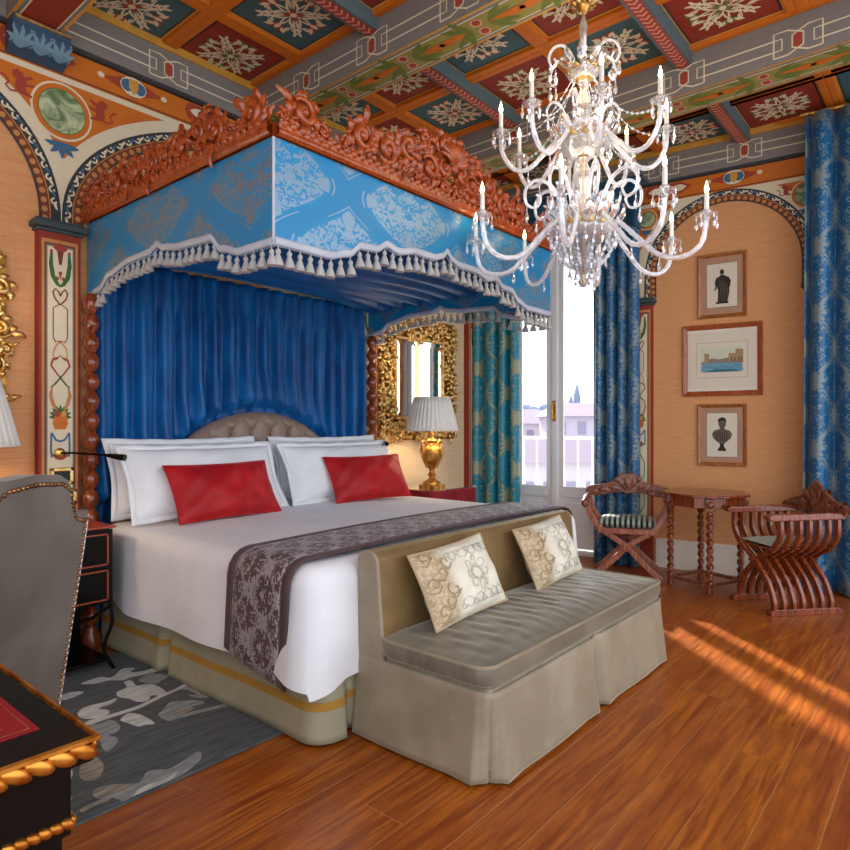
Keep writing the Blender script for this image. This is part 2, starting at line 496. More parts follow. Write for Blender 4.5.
SHADE = m_cloth('pleated_ivory_shade', 'EFEBE2', 'E2DCD0')
REDCLOTH = m_velvet('red_table_skirt', 'A82530', 'C83A44', .4, 'FFA0A0', 8, (1, 1, .2))
BRAID = m_cloth('silver_blue_braid', 'C9CDD6', 'A9B2C2', .6)
TASS = m_cloth('silver_silk_tassel', 'C8C6C0', '9C9C9C', .5, sc=120)
MIRROR = NB('mirror_silver').fin('F2F2F0', .02, 1.0)
PANE = m_glass('window_glass', (1, 1, 1, 1), .12)
CRYSTAL = m_glass('cut_crystal', (.97, .98, 1, 1), .60, .13, .05)
CRYSTAL2 = m_glass('twisted_crystal', (.96, .97, .99, 1), .60, .20, .08)
CANDLE = flat('white_candle_sleeve', 'F7F3EA', .5, var=.02)
FLAME = m_emit('lit_candle_bulb', 'FFE3A8', 9.0)

# ------------------------------------------------------------------ room
WB_O = (5.657, 4.04); WB_A = math.atan2(-.9934, .115)
def WB(t, off, z=0.0): return (5.657 + .115 * t - .9934 * off, 4.04 - .9934 * t - .115 * off, z)
FZ, FT, CZ = 3.34, 3.52, 3.76

b = MB(); b.add([(-1.3, -2.6, 0), (6.7, -2.6, 0), (6.7, 4.3, 0), (-1.3, 4.3, 0), (-1.3, -2.6, -.1), (6.7, -2.6, -.1), (6.7, 4.3, -.1), (-1.3, 4.3, -.1)],
    [(0, 1, 2, 3), (7, 6, 5, 4), (0, 4, 5, 1), (1, 5, 6, 2), (2, 6, 7, 3), (3, 7, 4, 0)])
struct(b.build('floor', FLOOR, smooth=False), 'wide polished oak board floor running across the room', 'floor')

def motif_scroll(mb, mp, cx, cy, L, m, ly):
    """small symmetrical arabesque along u"""
    for s in (-1, 1):
        for q in (-1, 1):
            stroke(mb, mp, [(cx + s * (p[0]), cy + q * p[1]) for p in spir(L * .26, L * .04, L * .10, PI, .9, 1, 12)], L * .028, m, ly)
            leaf(mb, mp, cx + s * L * .12, cy, (0 if s > 0 else PI) + q * s * .5, L * .34, L * .08, m, ly, -q * s * .9)
        leaf(mb, mp, cx, cy, 0 if s > 0 else PI, L * .5, L * .06, m, ly)

def arch_top(arches, x, zb=2.45):
    z = zb
    for cx, a, bb, zc in arches:
        d = (x - cx) / a
        if abs(d) < 1: z = max(z, zc + bb * math.sqrt(1 - d * d))
    return z
def arch_path(cx, a, bb, zc, n=44, z0=2.47):
    P = [(cx - a, z0)] if zc > z0 else []
    P += [(cx - a * math.cos(PI * i / n), zc + bb * math.sin(PI * i / n)) for i in range(n + 1)]
    if zc > z0: P.append((cx + a, z0))
    return P
def resample(P, step):
    out = [P[0]]; acc = 0.0
    for (a, b_), (c, d) in zip(P, P[1:]):
        l = math.hypot(c - a, d - b_); s = step - acc
        while s <= l:
            out.append((a + (c - a) * s / l, b_ + (d - b_) * s / l)); s += step
        acc = (acc + l) % step if l + acc >= step else acc + l
    return out

def lion(mb, mp, x, y, k, s, m, ly):
    P = [(0, 0), (.3, .05), (.42, .3), (.36, .62), (.55, .8), (.5, 1.02), (.32, 1.12), (.1, 1.02), (.02, .85), (-.3, .98), (-.34, .88), (-.04, .7),
         (-.06, .56), (-.36, .6), (-.4, .5), (-.02, .42), (-.06, .18), (-.3, .06), (-.3, -.04)]
    poly(mb, mp, [(x + s * k * a, y + k * b_) for a, b_ in P], m, ly)
    T = [(.3, .08), (.6, .02), (.8, .2), (.66, .42), (.82, .62), (1.0, .66)]
    stroke(mb, mp, [(x + s * k * a, y + k * b_) for a, b_ in T], k * .09, m, ly)

def painted_arches(parent, arches, meds, x0, x1, mp, band=.115, meds_flip=False):
    """spandrels, bead and scroll borders, frieze: painted plaster"""
    mats = [CREAMP, ORANGE, BROWNP, TANP, SLATE_D, REDP2, MARBLE, BLUEP, OCHRE, GREEN_D]
    outs = [(c, a + band, bb + band, zc) for c, a, bb, zc in arches]
    mb = MB(); n = int((x1 - x0) / .018)
    def fill(g, zt, m, ly):
        mb.m = m
        for i in range(n):
            a = x0 + (x1 - x0) * i / n; c = x0 + (x1 - x0) * (i + 1) / n
            la, lc = g(a), g(c)
            if la < zt or lc < zt:
                mb.add([mp(a, min(la, zt), ly), mp(c, min(lc, zt), ly), mp(c, zt, ly), mp(a, zt, ly)], [(0, 1, 2, 3)])
    fill(lambda x: arch_top(outs, x), FZ, 0, 2)
    fat = [(c, a + band + .085, bb + band + .07, zc) for c, a, bb, zc in arches]
    fill(lambda x: arch_top(fat, x, 2.70), FZ - .035, 1, 3)
    sp = mb.build('spandrel_painting', mats, parent, smooth=False)
    for mx, mz, r in meds:
        k = MB()
        disc(k, mp, mx, mz, r * 1.34, r * 1.34, 0, 4, 28); disc(k, mp, mx, mz, r * 1.24, r * 1.24, 1, 5, 28)
        disc(k, mp, mx, mz, r * 1.03, r * 1.03, 9, 6, 28); disc(k, mp, mx, mz, r, r, 6, 7, 28)
        k.build('medallion', mats, sp, smooth=False)
        k = MB()
        for s in (-1, 1):
            lion(k, mp, mx + s * r * 1.55, mz + r * .15, r * .95, s, 5, 6)
        k.build('red_lion', mats, sp, smooth=False)
        k = MB()
        for a in (-2.6, -2.1, -1.57, -1.04, -.54):
            leaf(k, mp, mx, mz - r * 1.45, a, r * .75, r * .26, 7, 6, (a + 1.57) * .8)
        k.build('blue_leaf', mats, sp, smooth=False)
    for c, a, bb, zc in arches:
        k = MB(); w = band / 2
        P = arch_path(c, a + w / 2, bb + w / 2, zc); Q = arch_path(c, a + w * 1.5, bb + w * 1.5, zc)
        stroke(k, mp, P, w, 2, 3); stroke(k, mp, Q, w, 4, 3)
        stroke(k, mp, arch_path(c, a + .004, bb + .004, zc), .010, 4, 4); stroke(k, mp, arch_path(c, a + w, bb + w, zc), .006, 3, 4)
        for u, v in resample(P, .052): disc(k, mp, u, v, .017, .017, 3, 5, 8)
        R_ = resample(Q, .068)
        for i, (u, v) in enumerate(R_[:-1]):
            u2, v2 = R_[i + 1]; an = math.atan2(v2 - v, u2 - u)
            stroke(k, mp, [(p[0], p[1]) for p in spir(u, v, w * .36, an + PI, .8, 1, 9, .3)], .011, 0, 5)
            leaf(k, mp, u, v, an, .05, .016, 7 if i % 2 else 0, 5, .5)
        k.build('arch_border', mats, parent, smooth=False)
    k = MB(); k.m = 1
    k.add([mp(x0, FZ, 2), mp(x1, FZ, 2), mp(x1, FT + .02, 2), mp(x0, FT + .02, 2)], [(0, 1, 2, 3)])
    stroke(k, mp, [(x0, FZ + .012), (x1, FZ + .012)], .01, 2, 4)
    i = 0; u = x0 + .36
    while u < x1 - .2:
        z = (FZ + FT) / 2 + .01
        if i % 2 == 0:
            poly(k, mp, [(u - .2, z), (u - .17, z + .055), (u + .12, z + .05), (u + .21, z), (u + .12, z - .05), (u - .17, z - .055)], 5, 4)
            motif_scroll(k, mp, u, z, .34, 0, 6)
        else:
            for s in (-1, 1): poly(k, mp, [(u + s * .2, z), (u + s * .1, z + .03), (u, z + .07), (u, z - .07), (u + s * .1, z - .03)], 5, 4)
            disc(k, mp, u, z, .085, .062, 0, 5, 12); disc(k, mp, u - .04, z, .04, .04, 7, 6, 8); disc(k, mp, u + .04, z, .04, .04, 7, 6, 8)
            poly(k, mp, [(u - .03, z + .045), (u + .03, z + .045), (u + .03, z - .01), (u, z - .05), (u - .03, z - .01)], 8, 7)
            for s in (-1, 1): disc(k, mp, u + s * .2, z, .022, .018, 0, 6, 8)
        i += 1; u += .55
    k.build('painted_frieze', mats, parent, smooth=False)

# left wall (behind the bed)
b = MB(); b.box(-1.3, 5.75, 4.04, 4.24, 0, 3.9)
b.m = 1; b.box(2.9, 5.655, 4.036, 4.045, 0, 3.3)
wl = struct(b.build('wall_left', [WCLOTH, WCLOTH_LIT], smooth=False), 'tan woven wall behind the bed with painted arches', 'wall')
mpA = lambda u, v, ly=1: (u, 4.04 - .0012 * ly - .004, v)
AR_A = [(.70, .67, .67, 2.5), (2.78, 1.175, .70, 2.53), (4.83, .66, .62, 2.55)]
painted_arches(wl, AR_A, [(1.49, 3.13, .125), (4.05, 3.13, .10)], -.1, 5.65, mpA)

# right wall with the french window
b = MB()
OP0, OP1, OPZ = .33, 1.40, 3.2
for t0, t1, z0, z1 in ((-.25, OP0, 0, 3.9), (OP1, 6.2, 0, 3.9), (OP0, OP1, OPZ, 3.9)): b.box(t0, t1, 0, .38, z0, z1)
wr = struct(place(b.build('wall_right', WCLOTH, smooth=False), WB_O + (0,), WB_A), 'tan woven wall with arches and the french window', 'wall')
mpB = lambda u, v, ly=1: (u, -.0012 * ly - .002, v)
AR_B = [(.87, .62, .60, 2.62), (2.46, .578, .578, 2.66), (4.04, .62, .60, 2.62)]
painted_arches(wr, AR_B[1:2], [(1.80, 3.2, .07), (3.07, 3.19, .085)], 1.62, 3.28, mpB, .105)
b = MB()
for u in (3.17,):
    stroke(b, mpB, [(u - .03, 2.47), (u - .03, 3.30)], .055, 1, 8); stroke(b, mpB, [(u + .035, 2.47), (u + .035, 3.30)], .055, 0, 8)
    for i in range(16): disc(b, mpB, u + .035, 2.5 + i * .05, .016, .016, 2, 9, 8)
    for i in range(12): stroke(b, mpB, spir(u - .03, 2.5 + i * .066, .02, PI / 2, .8, 1, 8, .3), .01, 3, 9)
b.build('upright_border', [BROWNP, SLATE_D, TANP, CREAMP], wr, smooth=False)

# unseen wall added on the near left to keep left-hand faces darker
b = MB(); b.box(-1.5, -1.3, 1.9, 4.24, 0, 3.9)
struct(b.build('wall_near_unseen', WCLOTH, smooth=False), 'unseen tan wall added on the near side to cut light from the left', 'wall')

# pilasters
def pilaster(n, loc, rz, label):
    mats = [REDP, CREAMP, SLATE, BROWNP, GREEN_D, ORANGE, REDP2, BLUEP, OCHRE, SLATE_D, TANP]
    b = MB(); b.m = 0; b.box(-.13, .13, -.05, .06, 0, 2.40)
    b.m = 2
    root = b.build('trim_%d' % n, mats, smooth=False); struct(place(root, loc, rz), label, 'pilaster')
    mp = lambda u, v, ly=1: (u, -.05 - .0009 * ly, v)
    root.scale = (.86, 1, 1)
    k = MB()
    for w, m, ly in ((.225, 10, 1), (.19, 3, 2), (.172, 2, 3), (.155, 1, 4)):
        poly(k, mp, [(-w / 2, .3 - w * .2), (w / 2, .3 - w * .2), (w / 2, 2.36 - (.225 - w) * .6), (-w / 2, 2.36 - (.225 - w) * .6)], m, ly)
    L = 7; mp = lambda u, v, ly=1: (u, -.05 - .0009 * ly, v + .04)
    # urn of flowers and garland
    for a in (.5, 1.0, 1.57, 2.1, 2.6): leaf(k, mp, 0, 2.255, a, .055, .02, 6, L)
    poly(k, mp, [(-.02, 2.255), (.02, 2.255), (.008, 2.18), (-.008, 2.18)], 3, L)
    for s in (-1, 1):
        stroke(k, mp, [(s * .055, 2.24), (s * .058, 2.18), (s * .045, 2.11), (s * .02, 2.07), (0, 2.055)], [.016, .026, .028, .022, .012], 4, L)
        disc(k, mp, s * .055, 2.25, .01, .012, 6, L, 8)
        stroke(k, mp, [(0, 1.95), (s * .035, 1.985), (s * .045, 2.02), (s * .03, 2.04), (s * .012, 2.025), (0, 2.0)], .009, 3, L)
        stroke(k, mp, [(0, 1.955), (s * .044, 1.93), (s * .044, 1.76), (s * .028, 1.735)], .006, 3, L)
        stroke(k, mp, [(s * .03, 1.738), (0, 1.74), (-s * .036, 1.70), (-s * .045, 1.66), (-s * .03, 1.63), (0, 1.66)], .008, 10, L)
        stroke(k, mp, [(s * .015, 1.645), (s * .045, 1.635), (s * .058, 1.60), (s * .03, 1.565), (0, 1.53), (-s * .03, 1.495), (-s * .06, 1.475)], [.012, .014, .012, .009, .008, .008, .006], 6, L)
        stroke(k, mp, [(s * .012, 1.545), (-s * .03, 1.50), (-s * .055, 1.475)], .008, 4, L + 1)
        stroke(k, mp, [(s * .05, 1.48), (s * .06, 1.43), (s * .045, 1.38), (s * .025, 1.345)], [.008, .022, .024, .014], 10, L)
        stroke(k, mp, [(s * .055, 1.215), (s * .058, 1.12), (s * .052, 1.075)], .012, 7, L)
        stroke(k, mp, [(s * .055, 1.215), (s * .028, 1.175), (0, 1.165)], .012, 7, L)
        disc(k, mp, s * .02, 2.1, .012, .012, 6, L, 6)
    poly(k, mp, [(-.012, 2.14), (.012, 2.14), (0, 2.09)], 6, L)
    for i in range(9):
        a = PI * i / 8; leaf(k, mp, 0, 1.305, a, .07, .022, 4, L, 0)
    disc(k, mp, 0, 1.285, .045, .042, 5, L + 2, 12); disc(k, mp, -.02, 1.325, .02, .02, 6, L + 3, 8); disc(k, mp, .02, 1.325, .018, .018, 8, L + 3, 8)
    poly(k, mp, [(-.05, 1.275), (.05, 1.275), (.032, 1.235), (-.032, 1.235)], 5, L + 3)
    for a in (.6, 1.1, 1.57, 2.04, 2.54): leaf(k, mp, 0, 1.06, a, .06, .022, 6, L)
    for s in (-1, 1):
        stroke(k, mp, [(0, 1.0), (s * .05, .92), (s * .05, .8), (0, .72), (-s * .05, .64), (-s * .05, .52), (0, .44)], .01, 4, L)
    k.build('painted_panel', mats, root, smooth=False)
    k = MB()
    k.box(-.145, .145, -.07, .06, 2.40, 2.42); k.box(-.165, .165, -.09, .06, 2.42, 2.455); k.box(-.15, .15, -.075, .06, 2.455, 2.47)
    k.build('capital', flat('capital_slate', '3A4A4C', .5), root, smooth=False, bevel=.006)
    return root
pilaster(1, (1.46, 4.03, 0), 0, 'painted pilaster between the gilt mirror and the bed')
pilaster(2, (3.96, 4.03, 0), 0, 'painted pilaster just right of the blue bed drape')
pilaster(3, (5.53, 4.03, 0), 0, 'painted pilaster in the corner left of the turquoise curtain')
pilaster(4, WB(1.745, 0), WB_A, 'painted pilaster left of the three framed prints')
pilaster(5, WB(3.175, 0), WB_A, 'painted pilaster right of the three framed prints')

# baseboards
b = MB(); b.box(1.88, 3.04, -.022, 0, 0, .235); b.box(1.88, 3.04, -.03, 0, .235, .262)
struct(place(b.build('baseboard_right', PLASTER, smooth=False, bevel=.004), WB_O + (0,), WB_A), 'cream baseboard below the framed prints', 'baseboard')
b = MB(); b.box(-1.3, 1.35, 4.01, 4.04, 0, .26); b.box(4.2, 5.39, 4.01, 4.04, 0, .26)
struct(b.build('baseboard_left', PLASTER, smooth=False, bevel=.004), 'cream baseboard along the bed wall', 'baseboard')

# ------------------------------------------------------------------ ceiling
RX = [(-.12, -.38), (1.19, 1.45), (2.79, 3.05), (4.40, 4.68)]
RIBS = [2.78, 1.44, .10, -1.24]
b = MB(); b.box(-1.3, 6.7, -.95, 4.3, 3.80, 3.95)
ceil = struct(b.build('ceiling', ORANGE_D, smooth=False), 'painted coffered ceiling with orange frames', 'ceiling')
def knot(mb, mp, u, z, m, mr, h=.075):
    """interlaced strap knot with a red lozenge"""
    for s in (-1, 1):
        stroke(mb, mp, [(u + s * .13, z - h), (u + s * .13, z + h), (u + s * .055, z + h), (u - s * .030, z + h * .5), (u - s * .030, z - h * .5), (u + s * .055, z - h), (u + s * .13, z - h)], .0095, m, 3)
        stroke(mb, mp, [(u + s * .13, z + h * .45), (u + s * .085, z + h * .45), (u + s * .085, z - h * .45), (u + s * .13, z - h * .45)], .0085, m, 3)
    poly(mb, mp, [(u, z + h * .6), (u + .022, z + h * .4), (u + .022, z - h * .4), (u, z - h * .6), (u - .022, z - h * .4), (u - .022, z + h * .4)], mr, 2)
def straps(mb, mp, u0, u1, z, ks):
    cuts = sorted(ks); e = [u0 + .05] + [c for k in cuts for c in (k - .13, k + .13)] + [u1 - .05]
    for a, c in zip(e[0::2], e[1::2]):
        if c - a > .03:
            for q in (-.034, .034): stroke(mb, mp, [(a, z + q), (c, z + q)], .0095, 0, 3)
    for a in (u0 + .05, u1 - .05): stroke(mb, mp, [(a, z - .034), (a, z + .034)], .0075, 0, 3)
    for k in cuts: knot(mb, mp, k, z, 0, 1)
bmats = [CREAMP, REDP2, SLATE, OCHRE, OLIVEP, ORANGE, GREENP, PINKP, SLATE_D, REDP, TEALP, flat('grey_blue_paint', '6E8286', .7, var=.1)]
LB = {1: 'ceiling beam at far left with dark red underside', 2: 'ceiling beam above the bed canopy with leafy underside', 3: 'ceiling beam behind the chandelier nearest the window'}
for i, (xa, xb) in enumerate(RX[1:], 1):
    xa, xb = min(xa, xb), max(xa, xb); y1 = 4.04 if i < 3 else 4.04
    b = MB(); b.m = 2; b.box(xa, xb, -.95, y1, FT, 3.80)
    beam = struct(b.build('trim_%d' % (10 + i), bmats, smooth=False), LB[i], 'ceiling beam')
    ks = [3.40, 2.78, 2.11, 1.44, .77, .10, -.57]
    for x, s in ((xa, -1), (xb, 1)):
        k = MB(); straps(k, lambda u, v, ly=1: (x + s * .0012 * ly, u, v), -.95, 3.98, 3.625, ks)
        k.build('strapwork_side', bmats, beam, smooth=False)
    k = MB(); mp = lambda u, v, ly=1: (v, u, FT - .001 * ly)
    c = (xa + xb) / 2; w = xb - xa
    k.m = 3; k.add([mp(-.95, xa, 1), mp(4.02, xa, 1), mp(4.02, xb, 1), mp(-.95, xb, 1)], [(0, 1, 2, 3)])
    for ww, m, ly in ((w * .86, 11, 2), (w * .74, 0, 3), (w * .67, 4 if i > 1 else 9, 4)):
        k.m = m; e = 3.99 - (w - ww) * .4
        k.add([mp(-.95, c - ww / 2, ly), mp(e, c - ww / 2, ly), mp(e, c + ww / 2, ly), mp(-.95, c + ww / 2, ly)], [(0, 1, 2, 3)])
    if i > 1:
        u = 3.68
        while u > -.7:
            for s in (-1, 1): ringo(k, mp, u, c + s * .044, .030, .012, 7, 6, 16); disc(k, mp, u, c + s * .044, .024, .024, 1, 5, 10)
            for s in (-1, 1):
                for a in (-.9, -.45, 0, .45, .9):
                    leaf(k, mp, u + s * .06, c, (0 if s > 0 else PI) + a * s, .20 - .05 * abs(a), .045, 6 if abs(a) > .2 else 5, 5, a * .5)
                leaf(k, mp, u + s * .17, c, (0 if s > 0 else PI), .12, .06, 5, 7)
            u -= .54
    k.build('painted_soffit', bmats, beam, smooth=False)
# perimeter bands, each with a dark strip below standing in for its shadow
b = MB(); b.m = 2; b.box(-1.3, 5.70, 3.985, 4.06, FT, 3.80); b.m = 3; b.box(-1.3, 5.7, 3.97, 4.06, 3.745, 3.80); b.m = 8; b.box(-1.3, 5.7, 4.0, 4.06, FT - .02, FT)
band = struct(b.build('trim_20', bmats, smooth=False), 'grey painted strapwork band along the top of the bed wall', 'ceiling band')
k = MB(); mp = lambda u, v, ly=1: (u, 3.985 - .0012 * ly, v)
for a, c in ((-1.3, 1.19), (1.45, 2.79), (3.05, 4.40), (4.68, 5.7)):
    straps(k, mp, a, c, 3.625, [x for x in (.5, 2.12, 3.72, 5.1) if a < x < c])
k.build('strapwork_face', bmats, band, smooth=False)
b = MB(); b.m = 2; b.box(.0, 6.2, -.06, .02, FT, 3.80); b.m = 3; b.box(.0, 6.2, -.08, .02, 3.745, 3.80); b.m = 8; b.box(0, 6.2, -.04, .02, FT - .02, FT)
band = struct(place(b.build('trim_21', bmats, smooth=False), WB_O + (0,), WB_A), 'grey painted strapwork band along the top of the window wall', 'ceiling band')
k = MB(); straps(k, lambda u, v, ly=1: (u, -.06 - .0012 * ly, v), .05, 3.22, 3.63, [1.26, 1.96, 2.62])
k.build('strapwork_face', bmats, band, smooth=False)
# ribs
n = 30
for j, (xa, xb) in enumerate(((-1.3, 1.19), (1.45, 2.79), (3.05, 4.40), (4.68, 5.99))):
    for y in RIBS[:3]:
        b = MB(); b.m = 0; b.box(xa, xb, y - .055, y + .055, 3.70, 3.80)
        b.m = 1; b.add([(xa, y - .04, 3.6985), (xb, y - .04, 3.6985), (xb, y + .04, 3.6985), (xa, y + .04, 3.6985)], [(3, 2, 1, 0)])
        mp = lambda u, v, ly=1: (u, v, 3.6985 - .001 * ly)
        u = xa + .03
        while u < xb - .03:
            stroke(b, mp, [(u, y - .03), (u + .025, y), (u, y + .03)], .014, 2, 1); u += .045
        struct(b.build('trim_%d' % n, [flat('rib_teal_paint', '586C70', .6, var=.15), REDP2, PINKP], smooth=False), 'painted ceiling rib with pink chevrons', 'ceiling rib')['group'] = 'chevron ribs between the ceiling beams'; n += 1
# coffers
def coffer(kind):
    mats = [TEALP, REDP, CREAMP, ORANGE_D, GREENP, SLATE_D, REDP2, OCHRE]
    mp = lambda u, v, ly=1: (u, v, -.0015 * ly)
    f = 0 if kind == 'teal' else 1
    b = MB()
    for h, m, ly in ((.285, 7, 1), (.27, 5, 2), (.258, f, 3)):
        poly(b, mp, [(-h, -h), (-h, h), (h, h), (h, -h)], m, ly)
    oc, gc = (6, 4) if f == 0 else (4, 4)
    for q in range(4):
        a = q * PI / 2; ca, sa = math.cos(a), math.sin(a)
        rot = lambda P: [(x * ca - y * sa, x * sa + y * ca) for x, y in P]
        def lf(x, y, an, L, W, m, ly, bd=0):
            (X, Y), = rot([(x, y)]); leaf(b, mp, X, Y, an + a, L, W, m, ly, bd)
        for s in (-1, 1):
            lf(.13, 0, s * .55, .095, .05, oc, 5, s * .3)
            lf(.025, 0, s * .25, .15, .018, 2, 6, s * 1.5)
            lf(.045, s * .03, s * 1.05, .11, .018, 2, 6, -s * 1.4)
            lf(.10, s * .085, s * .3, .07, .022, 2, 6, s * 1.3)
            lf(.12, s * .06, -s * .4, .08, .02, 2, 6, s * 1.2)
            lf(.06, s * .012, s * .1, .09, .014, 2, 6, -s * .6)
            lf(.135, s * .115, s * .9, .05, .022, 2, 6, -s * .8)
            lf(.15, s * .03, s * .3, .055, .022, 2, 6, s * .8)
            lf(.115, s * .10, s * 2.2, .045, .02, 2, 6, 0)
            stroke(b, mp, rot(spir(.095, s * .085, .036, 0, .9, s, 14, .15)), .009, 2, 6)
            stroke(b, mp, rot(spir(.155, s * .055, .024, PI, .8, -s, 12, .15)), .007, 2, 6)
        lf(.13, 0, 0, .06, .035, 2, 6)
        lf(0, 0, PI / 4, .06, .035, 6 if f == 0 else 4, 7)
    disc(b, mp, 0, 0, .022, .022, 2, 8, 10)
    return b.build('coffer_panel', mats, ceil, smooth=False)
protos = {k: coffer(k) for k in ('teal', 'red')}
used = set()
rows = [-1.575 + .67 * i for i in range(9)]
lat = MB()
for j, (xs) in enumerate(((-.7, -.05, .55), (1.785, 2.455), (3.39, 4.06), (5.0, 5.62))):
    for i, x in enumerate(xs):
        for r in range(8):
            y = .435 + .67 * (r - 2)
            if y > 3.9: continue
            kd = 'teal' if (i + r + (1 if j != 0 else 0)) % 2 == 0 else 'red'
            o = protos[kd] if kd not in used else protos[kd].copy()
            if kd in used: COL.objects.link(o); o.parent = ceil
            used.add(kd); o.location = (x, y, 3.7995)
            for a, c, d, e in ((x - .335, x - .285, y - .335, y + .335), (x + .285, x + .335, y - .335, y + .335), (x - .285, x + .285, y - .335, y - .285), (x - .285, x + .285, y + .285, y + .335)):
                lat.box(a, c, d, e, 3.772, 3.81)
lat.build('coffer_lattice', ORANGE, ceil, smooth=False, bevel=.006)
# blue painted corbel under the far-left beam
b = MB(); prof = [(0, 0), (-.13, .0), (-.145, .02), (-.13, .04), (-.135, .08), (-.11, .12), (-.07, .15), (-.03, .165), (0, .17)]
b.prism([(a, -c) for a, c in prof], lambda u, v, w: (w - .145, u, v), .29)
cb = struct(place(b.build('trim_22', [flat('corbel_blue', '2F4C66', .55, var=.25)], bevel=.003), (1.345, 4.035, 3.52)), 'blue painted corbel under the far-left beam', 'corbel')
k = MB(); mp = lambda u, v, ly=1: (u, interp([(-.165, -.03), (-.15, -.07), (-.12, -.11), (-.08, -.135), (-.04, -.13), (0, -.145)], v) - .005, v)
for u in (-.1, 0, .1):
    for a in (.75, 1.1, 1.57, 2.04, 2.4): leaf(k, mp, u, -.15, a, .10 - .02 * abs(a - 1.57), .022, 0, 1, (a - 1.57) * .6)
    for s in (-1, 1): stroke(k, mp, [(u + s * .05, -.14), (u + s * .035, -.1), (u + s * .045, -.06)], .008, 0, 1)
k.m = 1; k.tube([(-.14, -.148, -.02), (.14, -.148, -.02)], .009, 6)
k.build('painted_leaf', [flat('pale_blue_paint', '6F90A2', .6), GOLD], cb, smooth=False)
# ------------------------------------------------------------------ french window and the view
win = thing('window_1', 'tall white french window with two glazed leaves between blue curtains', 'window', WB_O + (0,), WB_A)
win['kind'] = 'structure'
b = MB()
for a, c in ((OP0, OP0 + .06), (OP1 - .06, OP1)): b.box(a, c, .10, .24, 0, OPZ)
b.box(OP0, OP1, .10, .24, OPZ - .08, OPZ); b.box(OP0, OP1, .06, .38, 0, .04)
b.build('window_frame', WHITEPAINT, win, smooth=False, bevel=.006)
MID = (OP0 + OP1) / 2 - .02
def sash(a, c, hz):
    f = MB(); st = .075
    for x0, x1 in ((a, a + st), (c - st, c)): f.box(x0, x1, .13, .18, .05, OPZ - .08)
    for z0, z1 in ((.05, .22), (.56, .66), (OPZ - .2, OPZ - .08)): f.box(a + st, c - st, .13, .18, z0, z1)
    s = f.build('window_sash', WHITEPAINT, win, smooth=False, bevel=.008)
    p = MB(); p.box(a + st, c - st, .15, .165, .22, .56); p.box(a + st + .05, c - st - .05, .138, .16, .27, .51)
    p.build('lower_panel', WHITEPAINT, s, smooth=False, bevel=.008)
    p = MB()
    for x in (a + st, c - st): p.box(x - .012, x + .012, .122, .14, .66, OPZ - .2)
    p.box(a + st, c - st, .122, .14, .655, .675)
    p.build('glazing_bead', WHITEPAINT, s, smooth=False, bevel=.004)
    g = MB(); g.box(a + st, c - st, .152, .157, .66, OPZ - .2)
    g.build('pane', PANE, s, smooth=False)
    return s
sash(OP0 + .06, MID - .005, 0); s2 = sash(MID + .005, OP1 - .06, 0)
b = MB(); b.box(MID - .035, MID + .035, .105, .135, .05, OPZ - .08)
b.build('meeting_rail', WHITEPAINT, win, smooth=False, bevel=.012)
h = MB(); h.box(MID - .018, MID + .018, .092, .106, 1.34, 1.55)
h.tube([(MID, .09, 1.44), (MID, .06, 1.44), (MID, .055, 1.50), (MID, .058, 1.36)], [.008, .009, .010, .006], 8)
h.ell((MID, .085, 1.53), (.013, .013, .013)); h.ell((MID, .085, 1.36), (.011, .011, .011))
h.build('window_handle', BRASS, win, bevel=.002)
# white balustrade on the balcony
bal = thing('balcony_railing', 'white balcony railing outside the french window', 'railing', WB_O + (0,), WB_A)
b = MB(); b.box(-.6, 2.4, .84, .88, 1.135, 1.17); b.box(-.6, 2.4, .845, .875, .13, .16)
b.build('rail', WHITEPAINT, bal, smooth=False, bevel=.005)
for i in range(18):
    b = MB(); x = -.5 + i * .165
    b.lathe([(.010, .16), (.010, .58), (.013, .60), (.024, .635), (.013, .67), (.010, .69), (.010, 1.14)], 10, (x, .86, 0))
    b.build('baluster', WHITEPAINT, bal)
b = MB(); b.box(-1.0, 3.0, .38, .98, -.15, -.01)
struct(place(b.build('trim_40', flat('balcony_stone', 'A8A39A'), smooth=False), WB_O + (0,), WB_A), 'stone balcony floor outside the french window', 'balcony')
# town across the river, real houses far away; haze is painted into their colours
HZ = [flat('haze_tinted_render', 'BDB3B8', .9, sc=.2), flat('haze_tinted_rose_render', 'AFA3AE', .9, sc=.2), flat('haze_tinted_roof_tile', '9C8D9A', .9, sc=.2),
      flat('haze_tinted_shutter', '8B8496', .9), flat('haze_tinted_cypress', '7F8AA0', .95, sc=.3), flat('haze_tinted_hill', 'B9C1D2', .95, sc=.05)]
def house(name, t, off, w, d, h, roof, label, base=-10, mat=0, nw=5, nf=4):
    r = thing(name, label, 'building', WB(t, -off, base), WB_A)
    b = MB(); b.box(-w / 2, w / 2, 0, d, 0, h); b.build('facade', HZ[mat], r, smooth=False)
    b = MB(); e = .6
    vs = [(-w / 2 - e, -e, h), (w / 2 + e, -e, h), (w / 2 + e, d + e, h), (-w / 2 - e, d + e, h), (-w / 2 * .7, d / 2, h + roof), (w / 2 * .7, d / 2, h + roof)]
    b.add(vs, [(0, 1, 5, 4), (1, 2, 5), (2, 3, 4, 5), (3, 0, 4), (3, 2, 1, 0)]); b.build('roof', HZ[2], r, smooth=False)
    for i in range(nw):
        for j in range(nf):
            b = MB(); x = -w / 2 + w * (i + .5) / nw; z = h * (j + .45) / nf
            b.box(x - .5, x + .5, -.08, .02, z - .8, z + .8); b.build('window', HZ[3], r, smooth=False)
    return r
